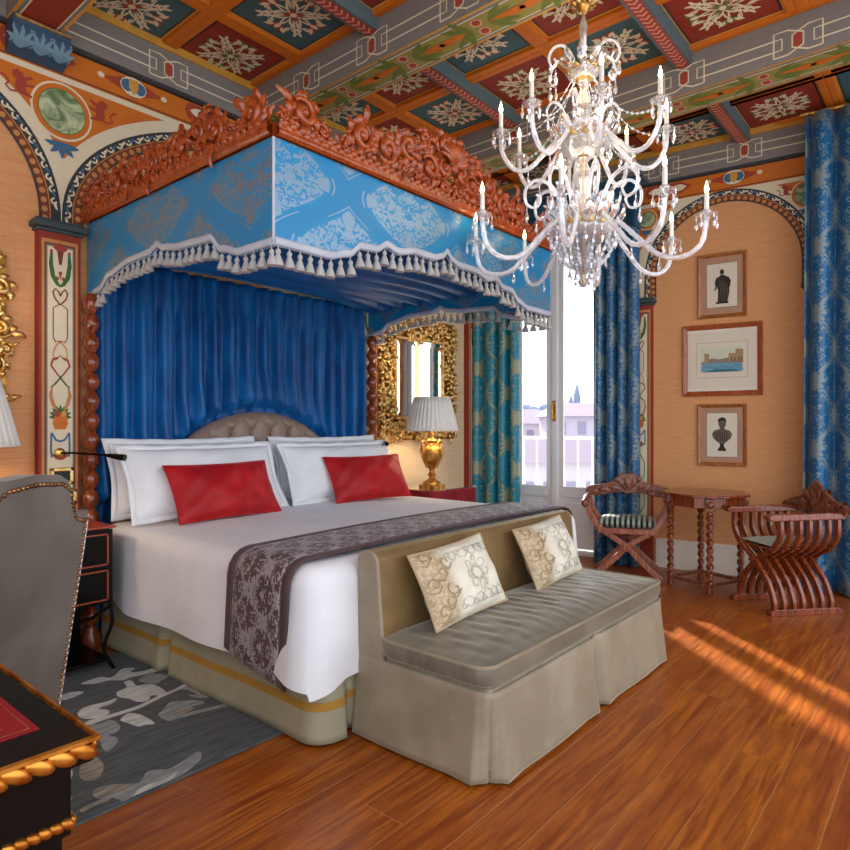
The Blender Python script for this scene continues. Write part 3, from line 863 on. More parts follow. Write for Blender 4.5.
# ray helper: a house seen through the window at picture position, standing on its own ground
def far(px, dist):
    x = (px - 425) / 640 * dist
    return (.6449 * x + .7643 * dist, -.7643 * x + .6449 * dist)
def house_at(px, dist, *a, **k):
    r = house(*a, **k); X, Y = far(px, dist); r.location = (X, Y, r.location.z); r.rotation_euler = (0, 0, -.8708 ); return r
house_at(512, 92, 'town_house', 0, 0, 13, 10, 12.5, 2.2, 'haze-tinted distant house with a low roof left through the window', base=-11)
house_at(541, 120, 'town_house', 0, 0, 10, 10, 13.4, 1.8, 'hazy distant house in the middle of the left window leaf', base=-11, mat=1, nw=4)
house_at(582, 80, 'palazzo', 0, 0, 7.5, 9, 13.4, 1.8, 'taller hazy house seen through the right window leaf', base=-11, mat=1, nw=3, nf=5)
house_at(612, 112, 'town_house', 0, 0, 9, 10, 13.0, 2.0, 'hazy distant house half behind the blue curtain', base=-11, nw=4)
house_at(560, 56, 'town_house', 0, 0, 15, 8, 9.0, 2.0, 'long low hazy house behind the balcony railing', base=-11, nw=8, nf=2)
def cypress(px, dist, h, label):
    X, Y = far(px, dist); t = thing('cypress', label, 'tree', (X, Y, -11), 0)
    b = MB(); pr = [(.2, 0), (1.2, 1), (1.5, h * .3), (1.1, h * .6), (.5, h * .88), (.02, h)]
    def f(i, j):
        z = interp(pr and [(0, .3), (.15, 1.2), (.35, 1.5), (.6, 1.15), (.85, .55), (1, .03)], j) * (1 + .16 * math.sin(i * 40 + j * 60) + .12 * math.sin(i * 75 - j * 33))
        return (z * math.cos(i * 2 * PI), z * math.sin(i * 2 * PI), 1 + (h - 1) * j)
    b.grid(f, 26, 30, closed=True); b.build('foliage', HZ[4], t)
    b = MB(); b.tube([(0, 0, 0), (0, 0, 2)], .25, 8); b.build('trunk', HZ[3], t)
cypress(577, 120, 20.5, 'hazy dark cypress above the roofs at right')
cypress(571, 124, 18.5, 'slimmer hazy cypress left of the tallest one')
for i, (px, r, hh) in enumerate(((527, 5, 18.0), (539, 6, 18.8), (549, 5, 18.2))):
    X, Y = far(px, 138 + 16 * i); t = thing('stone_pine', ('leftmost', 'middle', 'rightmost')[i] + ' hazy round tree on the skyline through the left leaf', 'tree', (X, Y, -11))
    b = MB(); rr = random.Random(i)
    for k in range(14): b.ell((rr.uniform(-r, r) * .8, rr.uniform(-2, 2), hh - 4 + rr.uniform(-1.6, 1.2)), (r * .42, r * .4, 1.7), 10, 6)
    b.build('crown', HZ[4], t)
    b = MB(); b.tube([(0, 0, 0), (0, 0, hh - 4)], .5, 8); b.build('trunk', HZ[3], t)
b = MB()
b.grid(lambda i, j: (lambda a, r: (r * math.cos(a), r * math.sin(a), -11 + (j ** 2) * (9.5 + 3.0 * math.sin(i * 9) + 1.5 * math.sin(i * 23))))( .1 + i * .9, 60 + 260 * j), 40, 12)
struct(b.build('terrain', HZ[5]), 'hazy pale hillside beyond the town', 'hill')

# ------------------------------------------------------------------ curtains
def curtain(name, label, mat, t0, t1, off, z0, z1, n, amp, loc=None, rz=None, flare=.0, cat='curtain', gather=.0, seed=1, lining=True):
    r = thing(name, label, cat, loc or WB_O + (0,), WB_A if rz is None else rz)
    w = t1 - t0; rr = random.Random(seed); ph = [rr.uniform(-.5, .5) for _ in range(n + 2)]
    def f(i, j):
        z = z1 + (z0 - z1) * j
        k = i * n; a = ph[int(k)] + (ph[int(k) + 1] - ph[int(k)]) * (k - int(k))
        fold = math.sin(2 * PI * k + a * 1.2)
        fold = math.copysign(abs(fold) ** .75, fold)
        dep = amp * (.75 + .35 * j) * fold
        x = t0 + w * i + (i - .5) * flare * j + .012 * math.sin(2 * PI * k * .5 + 3 * j) * j
        return (x + .25 * amp * math.cos(2 * PI * k + a), -off + dep, z)
    b = MB(); b.grid(f, n * 14, 26, lambda i, j: (i * w * 1.55, j * (z1 - z0)))
    b.build('curtain_panel', mat, r, solid=.004, ang=180)
    b = MB(); b.tube([(t0 - .02, -off, z1 + .012), (t1 + .02, -off, z1 + .012)], .016, 8)
    b.build('curtain_rod', GOLD_D, r)
    return r
curtain('curtain', 'turquoise and gold damask curtain left of the french window', CURT_T, .00, .56, .16, .01, 3.45, 4, .05, seed=2)
curtain('curtain', 'blue damask curtain right of the french window behind the X-frame chair', CURT, 1.325, 1.75, .15, .01, 3.45, 4, .05, seed=5)
curtain('curtain', 'long dark blue damask curtain at the right edge behind the slatted chair', CURT, 3.06, 4.35, .26, .01, 3.72, 7, .075, seed=8, flare=.06)
# gathered pelmet over the window
r = thing('window_pelmet', 'dark blue gathered silk pelmet high above the french window', 'pelmet', WB_O + (0,), WB_A)
b = MB()
def pf(i, j):
    t = .02 + 1.80 * i
    low = 3.02 + .16 * abs(math.sin(i * 2 * PI)) ** .8 * 1
    z = 3.50 + (low - 3.50) * j
    return (t, -.30 - .02 * math.sin(i * 60) * (.4 + .6 * j), z)
b.grid(pf, 90, 10, lambda i, j: (i * 1.8, j * .5)); b.build('pelmet_cloth', PELM, r, solid=.004, ang=180)
b = MB(); b.box(0, 1.84, -.32, -.10, 3.49, 3.515); b.build('pelmet_board', PELM, r, smooth=False)
# ------------------------------------------------------------------ bed
BX0, BX1, BY0, BY1, BT = 1.70, 3.88, 2.00, 3.96, .715
bed = thing('bed', 'wide bed with tufted leather headboard and pleated gold-banded skirt', 'bed', ((BX0 + BX1) / 2, (BY0 + BY1) / 2, 0))
BCX, BCY = (BX0 + BX1) / 2, (BY0 + BY1) / 2
W2, L2 = (BX1 - BX0) / 2, (BY1 - BY0) / 2
b = MB(); b.box(-W2 + .06, W2 - .06, -L2 + .06, L2 - .02, .08, .40); b.build('bed_base', SKIRT, bed, smooth=False, bevel=.02)
b = MB(); b.box(-W2 - .035, W2 + .035, -L2 + .05, L2 - .08, .40, .68); b.build('mattress', MATT, bed, bevel=.05)
# skirt: flat panels with inverted pleats, a gold band near the hem
def skirt(path, pleats, top, hem, nseg, flare=.03):
    """path: plan polyline; pleats: positions along it"""
    segs = []; L = 0
    for (a, c) in zip(path, path[1:]):
        l = math.hypot(c[0] - a[0], c[1] - a[1]); segs.append((L, l, a, c)); L += l
    def at(s):
        for S0, l, a, c in segs:
            if s <= S0 + l + 1e-9:
                t = (s - S0) / l; nx, ny = (c[1] - a[1]) / l, -(c[0] - a[0]) / l
                return a[0] + (c[0] - a[0]) * t, a[1] + (c[1] - a[1]) * t, nx, ny
    def f(i, j):
        s = i * L; x, y, nx, ny = at(s)
        o = flare * j + .006 * math.sin(s * 7) * j
        for p in pleats:
            d = abs(s - p)
            if d < .05: o -= (.055 * (1 - d / .05)) * (.25 + .75 * j)
            elif d < .16: o += .012 * j * (1 - (d - .05) / .11)
        return (x + nx * o, y + ny * o, top + (hem - top) * j)
    return f, L
def corner(x, y, r, a0, a1, n=6): return [(x + r * math.cos(a0 + (a1 - a0) * i / n), y + r * math.sin(a0 + (a1 - a0) * i / n)) for i in range(n + 1)]
rc = .06
path = [(-W2, L2 - .02)] + corner(-W2 + rc, -L2 + rc, rc, PI, 1.5 * PI) + corner(W2 - rc, -L2 + rc, rc, 1.5 * PI, 2 * PI) + [(W2, L2 - .02)]
f, L = skirt(path, [.76, 1.96 + .12, 2.6, 3.3, 4.6], .42, .012, 0, .035)
b = MB(); b.grid(f, 300, 14, lambda i, j: (i * L, j * .4), flip=True)
sk = b.build('bed_skirt', SKIRT, bed, solid=.006, ang=60)
b = MB()
def g(i, j):
    p = f(i, .60 + .085 * j); q = f(min(1, i + .002), .6); o = f(max(0, i - .002), .6)
    dx, dy = q[0] - o[0], q[1] - o[1]; l = math.hypot(dx, dy) or 1
    return (p[0] + dy / l * .006, p[1] - dx / l * .006, p[2])
b.grid(g, 300, 2, flip=True); b.build('gold_band', SKIRTB, sk, ang=60)
# headboard: arched, buttoned
def hb_top(x):
    a = abs(x) / (W2 - .04)
    if a > 1: a = 1
    return .92 + .20 * (1 - interp([(.5, 0), (.78, .8), (.88, 1), (1, 1)], a)) + .275 * max(0, 1 - (a / .62) ** 2) ** .8
b = MB()
hbw = W2 - .04
btn = []
for r_ in range(6):
    z = .62 + r_ * .125
    for c_ in range(-9, 10):
        x = (c_ + (.5 if r_ % 2 else 0)) * .165
        if abs(x) < hbw - .06 and z < hb_top(x) - .08: btn.append((x, z))
def hf(i, j):
    x = -hbw + 2 * hbw * i; zt = hb_top(x); z = .45 + (zt - .45) * j
    edge = min(1, (zt - z) / .06, (hbw - abs(x)) / .05)
    y = -.055 * max(0, edge) ** .5
    # diamonds: folds between buttons
    u = x / .165; v = (z - .62) / .125
    a = u + v / 2; c = u - v / 2
    cr = min(abs(a - round(a)), abs(c - round(c)))
    if edge > .6 and z > .5: y += .020 * max(0, 1 - cr / .12) * min(1, (edge - .6) / .3)
    for bx, bz in btn:
        d = math.hypot(x - bx, z - bz)
        if d < .05: y += .022 * (1 - d / .05)
    return (x, L2 - .02 + y, z)
b.grid(hf, 150, 62)
b.grid(lambda i, j: (hf(i, 1)[0], L2 - .02 + .008 * j, hf(i, 1)[2]), 150, 2)
b.grid(lambda i, j: (-hbw + 2 * hbw * i, L2 - .012, .1 + (hb_top(-hbw + 2 * hbw * i) - .1) * j), 60, 2, flip=True)
hb = b.build('headboard', LEATHER, bed)
for x, z in btn:
    if z > .8: k = MB(); k.ell((x, L2 - .055, z), (.013, .008, .013), 8, 6); k.build('button', LEATHER, hb)
for sx in (-1, 1):
    for sy in (-1, 1):
        b = MB(); b.lathe([(.025, 0), (.035, .05), (.03, .09)], 10, (sx * (W2 - .12), sy * (L2 - .12), 0)); b.build('leg', BLACKL, bed)

# duvet / sheet
def drape_over(x0, x1, y0, top, r, hems, nside=16, ntop=40):
    pass
def duvet():
    ov = .075; r = .09
    xs0, xs1 = -W2 - ov, W2 + ov; yf = -L2 - .03
    def prof(s, lo):     # s 0..1: hem -> top across one side, returns (inset, z)
        pass
    hem_n, hem_f = .275, .235
    yh = 3.80 - BCY
    def fx(i, v):
        # cross-section over x: i in 0..1 ; v = 0 foot .. 1 head
        head = interp([(0, 0), (.8, 0), (1, 1)], v)
        zt = BT + .012 * math.sin(v * 9) * math.sin(i * PI)
        hl = hem_n + .006 * math.sin(v * 6) + .04 * head
        lens = [zt - r - hl, PI / 2 * r, (xs1 - xs0) - 2 * r, PI / 2 * r, zt - r - hl]
        T = sum(lens); s = i * T
        if s < lens[0]:
            z = hl + s; q = 1 - s / lens[0]
            x = xs0 - .015 * q + .012 * math.sin(v * 17 + 1) * q + .028 * head * q; return x, z
        s -= lens[0]
        if s < lens[1]:
            a = s / r; return xs0 + r - r * math.cos(a), zt - r + r * math.sin(a)
        s -= lens[1]
        if s < lens[2]:
            p = s / lens[2]; return xs0 + r + s, zt + .012 * math.sin(p * PI)
        s -= lens[2]
        if s < lens[3]:
            a = s / r; return xs1 - r + r * math.sin(a), zt - r + r * math.cos(a)
        s -= lens[3]; q = s / lens[4]
        return xs1 + .015 * q + .012 * math.sin(v * 17 + 2) * q, zt - r - s
    b = MB()
    rc = .10
    path = [(xs0, yh)] + [(xs0, yh + (yf + rc - yh) * k / 24) for k in range(1, 24)] + corner(xs0 + rc, yf + rc, rc, PI, 1.5 * PI, 10) + \
        [(xs0 + rc + (xs1 - xs0 - 2 * rc) * k / 20, yf) for k in range(1, 20)] + corner(xs1 - rc, yf + rc, rc, 1.5 * PI, 2 * PI, 10) + [(xs1, yf + rc + (yh - yf - rc) * k / 24) for k in range(1, 25)]
    N = len(path); nrm = []
    for k in range(N):
        a, c = path[max(0, k - 1)], path[min(N - 1, k + 1)]; dx, dy = c[0] - a[0], c[1] - a[1]; l = math.hypot(dx, dy); nrm.append((dy / l, -dx / l))
    def side(i, j):
        q = i * (N - 1); k = min(N - 2, int(q)); t = q - k
        x = path[k][0] * (1 - t) + path[k + 1][0] * t; y = path[k][1] * (1 - t) + path[k + 1][1] * t
        nx = nrm[k][0] * (1 - t) + nrm[k + 1][0] * t; ny = nrm[k][1] * (1 - t) + nrm[k + 1][1] * t
        v = (y - yf) / (yh - yf); head = interp([(0, 0), (.8, 0), (1, 1)], v)
        cd = min(math.hypot(x - xs0 - .03, y - yf - .03), math.hypot(x - xs1 + .03, y - yf - .03)); ck = max(0, 1 - cd / .16)
        hem = (.275 if abs(nx) > .7 else .245) + .04 * head - .045 * ck + .006 * math.sin(v * 6)
        zt = BT
        if j < .3:
            a = j / .3 * PI / 2; off = -r + r * math.sin(a); z = zt - r + r * math.cos(a)
        else:
            k2 = (j - .3) / .7; off = .015 * k2 + (.012 * math.sin(v * 17 + 1) + .010 * math.sin(x * 9)) * k2 + .015 * ck * k2 - .02 * head * k2
            z = zt - r + (hem - zt + r) * k2
        return (x + nx * off, y + ny * off, z)
    b.grid(side, 220, 22, lambda i, v: (i * 6.0, v * .6), flip=True)
    def top(i, j):
        x = xs0 + r + (xs1 - xs0 - 2 * r) * i; y = yf + r + (yh - yf - r) * j
        e = min(1, 6 * min(i, 1 - i), 6 * j); e = e * e * (3 - 2 * e)
        if j < .001:
            pass
        return (x, y, BT + e * (.012 * math.sin(i * PI) + .006 * math.sin(j * 9) * math.sin(i * PI) + .003 * math.sin(i * 23 + j * 14)))
    b.grid(top, 60, 46, lambda i, v: (i * 2.2, v * 1.9))
    o = b.build('duvet', LINEN, None, ang=180)
    o.location = (BCX, BCY, .012); return tag(o, 'white duvet covering the bed and hanging over its sides', 'duvet'), fx, yf
dv, fxd, yfd = duvet()
# runner
def runner():
    y0, y1 = 2.05 - BCY, 2.50 - BCY
    b = MB()
    def rf(i, v):
        vv = (y0 + (y1 - y0) * v - yfd) / (3.80 - BCY - yfd)
        p = fxd(.015 + .97 * i, max(0, vv)); q = fxd(min(1, .015 + .97 * i + .004), max(0, vv)); o = fxd(max(0, .015 + .97 * i - .004), max(0, vv))
        dx, dz = q[0] - o[0], q[1] - o[1]; l = math.hypot(dx, dz) or 1
        sl = .10 * max(0, 1 - i / .2) * 1.0 - .10 * max(0, (i - .8) / .2)
        return (p[0] - dz / l * .02, y0 + (y1 - y0) * v + sl * .35 * (1 - v), p[1] + dx / l * .02 - ((.02 + .09 * (1 - v)) * (1 - i / .12) if i < .12 else 0) )
    m2 = RUNNER
    b.m = 0; b.grid(lambda i, v: rf(i, .12 + .76 * v), 90, 10, lambda i, v: (i * 3.2, v * .40))
    b.m = 1; b.grid(lambda i, v: rf(i, .12 * v), 90, 2); b.grid(lambda i, v: rf(i, .88 + .12 * v), 90, 2)
    o = b.build('bed_runner', [RUNNER, m_cloth('mauve_brown_border', '5F4B4C', '544245', .6)], None, solid=.006, ang=180)
    o.location = (BCX, BCY, .012)
    tag(o, 'mauve-brown damask runner laid across the foot of the white bed', 'bed runner')
runner()

def pillow(name, mat, w, h, t, label, cat, loc, rot, group=None, pipe=None, ears=.05, seed=0, flange=0, extra=None):
    root = thing(name, label, cat, loc); root.rotation_euler = rot
    if group: root['group'] = group
    rr = random.Random(seed); p1, p2 = rr.uniform(0, 6), rr.uniform(0, 6)
    def sd(sg):
        def f(i, j):
            u, v = 2 * i - 1, 2 * j - 1
            k = max(0, (1 - abs(u) ** 2.6)) ** .55 * max(0, (1 - abs(v) ** 2.6)) ** .55
            pin = 1 - ears * (1 - abs(v) ** 2) if False else 1
            x = u * w / 2 * (1 - ears * (1 - v * v) * abs(u) ** 4); z = v * h / 2 * (1 - ears * 1.2 * (1 - u * u) * abs(v) ** 4)
            wr = .007 * math.sin(u * 6 + v * 4 + p1) * k + .005 * math.sin(u * 11 - v * 7 + p2) * k + .003 * math.sin(u * 19 + v * 13 * u + p1) * k
            return (x, -sg * (t / 2 * k + wr), z)
        return f
    b = MB(); uvf = lambda i, j: (i * w, j * h)
    b.grid(sd(1), 28, 22, uvf); b.grid(sd(-1), 28, 22, uvf, flip=True)
    body = b.build(name.replace('pillow', 'pillow_case') if 'pillow' in name else 'cushion_cover', mat, root, ang=180)
    ed = [sd(1)(i / 28, 0) for i in range(28)] + [sd(1)(1, j / 22) for j in range(22)] + [sd(1)(1 - i / 28, 1) for i in range(28)] + [sd(1)(0, 1 - j / 22) for j in range(22)]
    if pipe:
        b = MB(); b.tube(ed, .006, 6, closed=True); b.build('piping', pipe, root)
    if flange:
        b = MB(); n = len(ed)
        vs = [(x, y - .003, z) for x, y, z in ed] + [(x * (1 + 2 * flange / w), y + .006 * math.sin(x * 30 + z * 22), z * (1 + 2 * flange / h)) for x, y, z in ed]
        b.add(vs, [(i, (i + 1) % n, n + (i + 1) % n, n + i) for i in range(n)])
        b.build('flange', mat, root, solid=.004)
    if extra: extra(root, sd(1), w, h)
    return root
zb = BT + .03
T1 = math.radians(-24)
pillow('pillow', LINEN2, 1.0, .42, .17, 'white pillow against the headboard behind the left red cushion, rear of two', 'pillow', (2.17, 3.80, zb + .24), (math.radians(-14), 0, .02), seed=1, flange=.035)
pillow('pillow', LINEN2, 1.04, .42, .19, 'white pillow directly behind the left red cushion, front of two', 'pillow', (2.20, 3.63, zb + .22), (T1, 0, .04), seed=2, flange=.035)
pillow('pillow', LINEN2, 1.0, .42, .17, 'white pillow against the headboard behind the right red cushion, rear of two', 'pillow', (3.35, 3.80, zb + .235), (math.radians(-14), 0, -.02), seed=3, flange=.035)
pillow('pillow', LINEN2, 1.04, .42, .19, 'white pillow directly behind the right red cushion, front of two', 'pillow', (3.34, 3.63, zb + .21), (T1, 0, -.02), seed=4, flange=.035)
pillow('cushion', VELRED, .72, .36, .17, 'crimson velvet cushion on the left side of the bed', 'cushion', (2.20, 3.45, zb + .160), (math.radians(-28), 0, .05), seed=5, pipe=VELRED)
pillow('cushion', VELRED, .72, .36, .17, 'crimson velvet cushion on the right side of the bed', 'cushion', (3.43, 3.45, zb + .160), (math.radians(-28), 0, -.10), seed=6, pipe=VELRED)

# ------------------------------------------------------------------ canopy
CX0, CX1, CY0, CZT = 1.63, 3.95, 2.20, 2.50
can = thing('bed_canopy', 'blue damask bed canopy with tasselled valance and carved wooden crest', 'canopy', (2.79, 4.0, 2.5))
def lc(p): return (p[0] - 2.79, p[1] - 4.0, p[2] - 2.5)
FR = [(0, 2.055), (.30, 2.055), (.42, 2.085), (.50, 2.14), (.60, 2.145), (.68, 2.185), (.76, 2.168), (.90, 2.195), (1.05, 2.195), (1.12, 2.215), (1.16, 2.25)]
def zfront(s): s = s if s <= 1.16 else 2.32 - s; return interp(FR, max(0, s))
SD = [(0, 2.05), (.18, 2.08), (.30, 2.145), (.55, 2.185), (.78, 2.19), (.86, 2.215), (.93, 2.185), (1.10, 2.165), (1.36, 2.155), (1.46, 2.085), (1.6, 2.05), (1.82, 2.05)]
def zside(s): return interp(SD, s)     # s measured from the wall
TOPA = (CX0, CY0)
def panel(name, a, c, zf, L, rev=False, mat=CANOPY):
    b = MB()
    def f(i, j):
        s = i * L; x = a[0] + (c[0] - a[0]) * i; y = a[1] + (c[1] - a[1]) * i
        z0 = zf(L - s if rev else s); z = CZT + (z0 - CZT) * j
        return lc((x, y, z))
    b.grid(f, 110, 8, lambda i, j: (i * L + (.0 if not rev else .11), CZT - (CZT - f(i, j)[2] - 2.5) + 0.1 if False else f(i, j)[2] + .12))
    o = b.build(name, mat, can, solid=.012, smooth=False)
    t = MB(); n = 140
    d = math.hypot(c[0] - a[0], c[1] - a[1]); nx, ny = (c[1] - a[1]) / d, -(c[0] - a[0]) / d
    for q in (0, 1):
        def g(i, j):
            p = f(i, 1); return (p[0] + nx * (.009 + .004 * math.sin(j * PI)), p[1] + ny * (.009 + .004 * math.sin(j * PI)), p[2] + .034 * j - .004)
        t.grid(g, n, 3)
        nx, ny = -nx, -ny
    t.build('braid_trim', BRAID, o, solid=.003, ang=180)
    return f
LS = 1.84
panel('valance', (CX0, 4.02), (CX0, CY0), lambda s: zside(s), LS)
ff = panel('valance', (CX0, CY0), (CX1, CY0), zfront, CX1 - CX0)
panel('valance', (CX1, CY0), (CX1, 4.02), lambda s: zside(s), LS, True)
# corner cord
for x in (CX0, CX1): b = MB(); b.tube([lc((x, CY0, 2.05)), lc((x, CY0, 2.5))], .007, 8); b.build('corner_piping', BRAID, can)
# tassels: one each
tas = MB(); tas.lathe([(.003, 0), (.003, -.018), (.009, -.022), (.012, -.032), (.008, -.041), (.012, -.050), (.021, -.072), (.024, -.088), (.0, -.090)], 9)
tp = None; ntas = 0
def tassel(x, y, z, k):
    global tp
    if tp is None: tp = tas.build('tassel', TASS, can); o = tp
    else: o = tp.copy(); COL.objects.link(o); o.parent = can
    o.location = lc((x, y, z)); o.scale = (k, k, k); o.rotation_euler = (RND.uniform(-.08, .08), RND.uniform(-.08, .08), RND.uniform(0, 6))
for i in range(40):
    s = .02 + 2.28 * i / 39; tassel(CX0 + s, CY0 - .004, zfront(s) + .002, 1.05)
for i in range(30):
    s = .03 + 1.78 * i / 29; tassel(CX0 - .004, 4.02 - s, zside(s) + .002, 1.0)
    tassel(CX1 + .004, 4.02 - s, zside(s) + .002, 1.0)
# gathered velvet roof of the tester
b = MB()
def rf(i, j):
    y = CY0 + .03 + (3.98 - CY0 - .03) * j
    x = CX0 + .03 + (CX1 - CX0 - .06) * i
    pl = .016 * math.sin(j * 64 + 1.2 * math.sin(i * 3)) + .008 * math.sin(j * 121 + 2 * i)
    sag = -.05 * math.sin(i * PI) * math.sin(j * PI)
    return lc((x, y, 2.335 + .08 * (j > .0) * 0 + pl + sag + .06 * abs(2 * i - 1) ** 3 * -1))
b.grid(rf, 24, 200); b.build('pleated_lining', VELB_D, can, ang=180)
b = MB(); b.box(*[v for v in (CX0 - 2.79 + .015, CX1 - 2.79 - .015, CY0 - 4.0 + .015, .02, -.02, 0)]); b.build('tester_board', CRESTW, can, smooth=False)
# carved crest
def crest(name, T, L, env, seed, sym=True):
    rr = random.Random(seed); b = MB()
    # moulded base rail
    P = [(0, -.012), (0, .018), (.006, .03), (.0, .045)]
    def rail(i, j):
        v = -.015 + .065 * j; w = .012 + .018 * math.sin(j * PI) + .006 * math.sin(j * 3 * PI)
        return T(i * L, v, w)
    b.grid(rail, 40, 8); b.grid(lambda i, j: T(i * L, -.015 + .065 * j, -.02), 20, 2, flip=True)
    for k in range(int(L / .05)): leaf3(b, T, .025 + k * .05, .015, PI / 2, .045, .035, .018, 0, .012)
    carve(b, T, pack(env, L, seed, half=sym), seed)
    n = int(L / .07)
    for k in range(n):
        u = (k + .5) * L / n; h = interp(env, u); sg = 1 if u < L / 2 else -1
        leaf3(b, T, u, .04, PI / 2 + rr.uniform(-.5, .5), min(.12, h * .7), .05, .02, rr.choice((-1, 1)) * .8, -.012)
        if h > .1: leaf3(b, T, u, h * .55, PI / 2 + rr.uniform(-.6, .6), h * .42, .055, .028, rr.choice((-1, 1)) * 1.2, -.010)
    return b
ENVF = [(0, .09), (.07, .16), (.15, .20), (.22, .13), (.28, .06), (.36, .07), (.41, .18), (.50, .23), (.62, .24), (.78, .27), (.95, .33), (1.10, .39), (1.16, .41)]
envf = ENVF + [(2.32 - a, h) for a, h in ENVF[::-1][1:]]
TF = lambda u, v, w: lc((CX0 + u, CY0 - .012 - w, CZT + .015 + v))
cf = crest('f', TF, CX1 - CX0, envf, 3)
# central shell
for a in range(-4, 5):
    leaf3(cf, TF, 1.16, .20, PI / 2 + a * .30, .13, .042, .045, 0, .03)
cf.ell(TF(1.16, .19, .045), (.03, .02, .03))
for s in (-1, 1): scroll3(cf, TF, 1.16 + s * .075, .17, .05, PI / 2, 1.3, -s, .017, .035)
cf.build('carved_crest', CRESTW, can, ang=70)
ENVS = [(0, .17), (.3, .19), (.6, .20), (.9, .20), (1.15, .21), (1.36, .25), (1.48, .17), (1.58, .08), (1.64, .10), (1.72, .18), (1.80, .12), (1.84, .06)]
TL = lambda u, v, w: lc((CX0 - .012 - w, 4.03 - u, CZT + .015 + v))
crest('l', TL, 1.84, ENVS, 5, False).build('carved_crest', CRESTW, can, ang=70)
TR = lambda u, v, w: lc((CX1 + .012 + w, 4.03 - u, CZT + .015 + v))
crest('r', TR, 1.84, ENVS, 6, False).build('carved_crest', CRESTW, can, ang=70)
# twisted bed posts at the wall
def twist(b, x, y, z0, z1, r, pitch, k=.28, seg=14, step=None, starts=1):
    n = int((z1 - z0) / (pitch / 10))
    def f(i, j):
        z = z0 + (z1 - z0) * j; a = 2 * PI * z / pitch
        rr_ = r * (1 - k)
        ox = r * k * math.cos(a); oy = r * k * math.sin(a)
        th = 2 * PI * i
        if starts == 1: return (x + ox + rr_ * math.cos(th), y + oy + rr_ * math.sin(th), z)
        q = r * (1 - k + k * math.cos(starts * (th - a / starts * 1.0)))
        return (x + q * math.cos(th), y + q * math.sin(th), z)
    b.grid(f, seg, n, closed=True)
for x in (1.607, 3.935):
    b = MB(); P = lc((x, 3.92, 0))

    b.lathe([(.022 + .024 * abs(math.sin(PI * i / 8)), .12 + 1.95 * i / (8 * 17)) for i in range(8 * 17 + 1)], 14, (P[0], P[1], P[2]))
    b.lathe([(.055, 0), (.055, .06), (.04, .09), (.035, .12)], 14, (P[0], P[1], P[2]))
    b.build('twisted_post', WOODR, can)
# back drape
r = thing('bed_curtain', 'pleated royal blue velvet drape hanging behind the bed under the canopy', 'curtain', (2.79, 3.985, 0))
rr = random.Random(4); NP = 17
jx = [rr.uniform(-.5, .5) for _ in range(NP + 2)]
def hz_(x): return hb_top(x) if abs(x) < hbw else .5
def df(i, j):
    x = -1.145 + 2.215 * i; z = 2.31 + (.04 - 2.31) * j
    k = i * NP; a = jx[int(k)] * (1 - k + int(k)) + jx[int(k) + 1] * (k - int(k))
    fo = math.sin(2 * PI * k + 2.2 * a + .6 * math.sin(j * 2 + a * 5))
    am = .040 * (.7 + .5 * j) * (1 + .4 * a)
    bh = .45 if z < hz_(x) + .06 else 1.0
    y = -am * bh * fo - .012 * bh * math.sin(4 * PI * k + a * 4) * (j > .1) - .01 * math.sin(j * 16 + k * .9) * j
    # the velvet spreads where it meets the headboard
    hz = hb_top(x) if abs(x) < hbw else .8
    bulge = max(0, 1 - abs(z - hz - .05) / .28)
    return (x + .02 * bulge * math.sin(2 * PI * k), y + (.025 if z < hz + .06 else -.035 * bulge - .02) , z)
b = MB(); b.grid(df, NP * 12, 60); b.build('velvet_drape', VELB, r, solid=.004, ang=180)
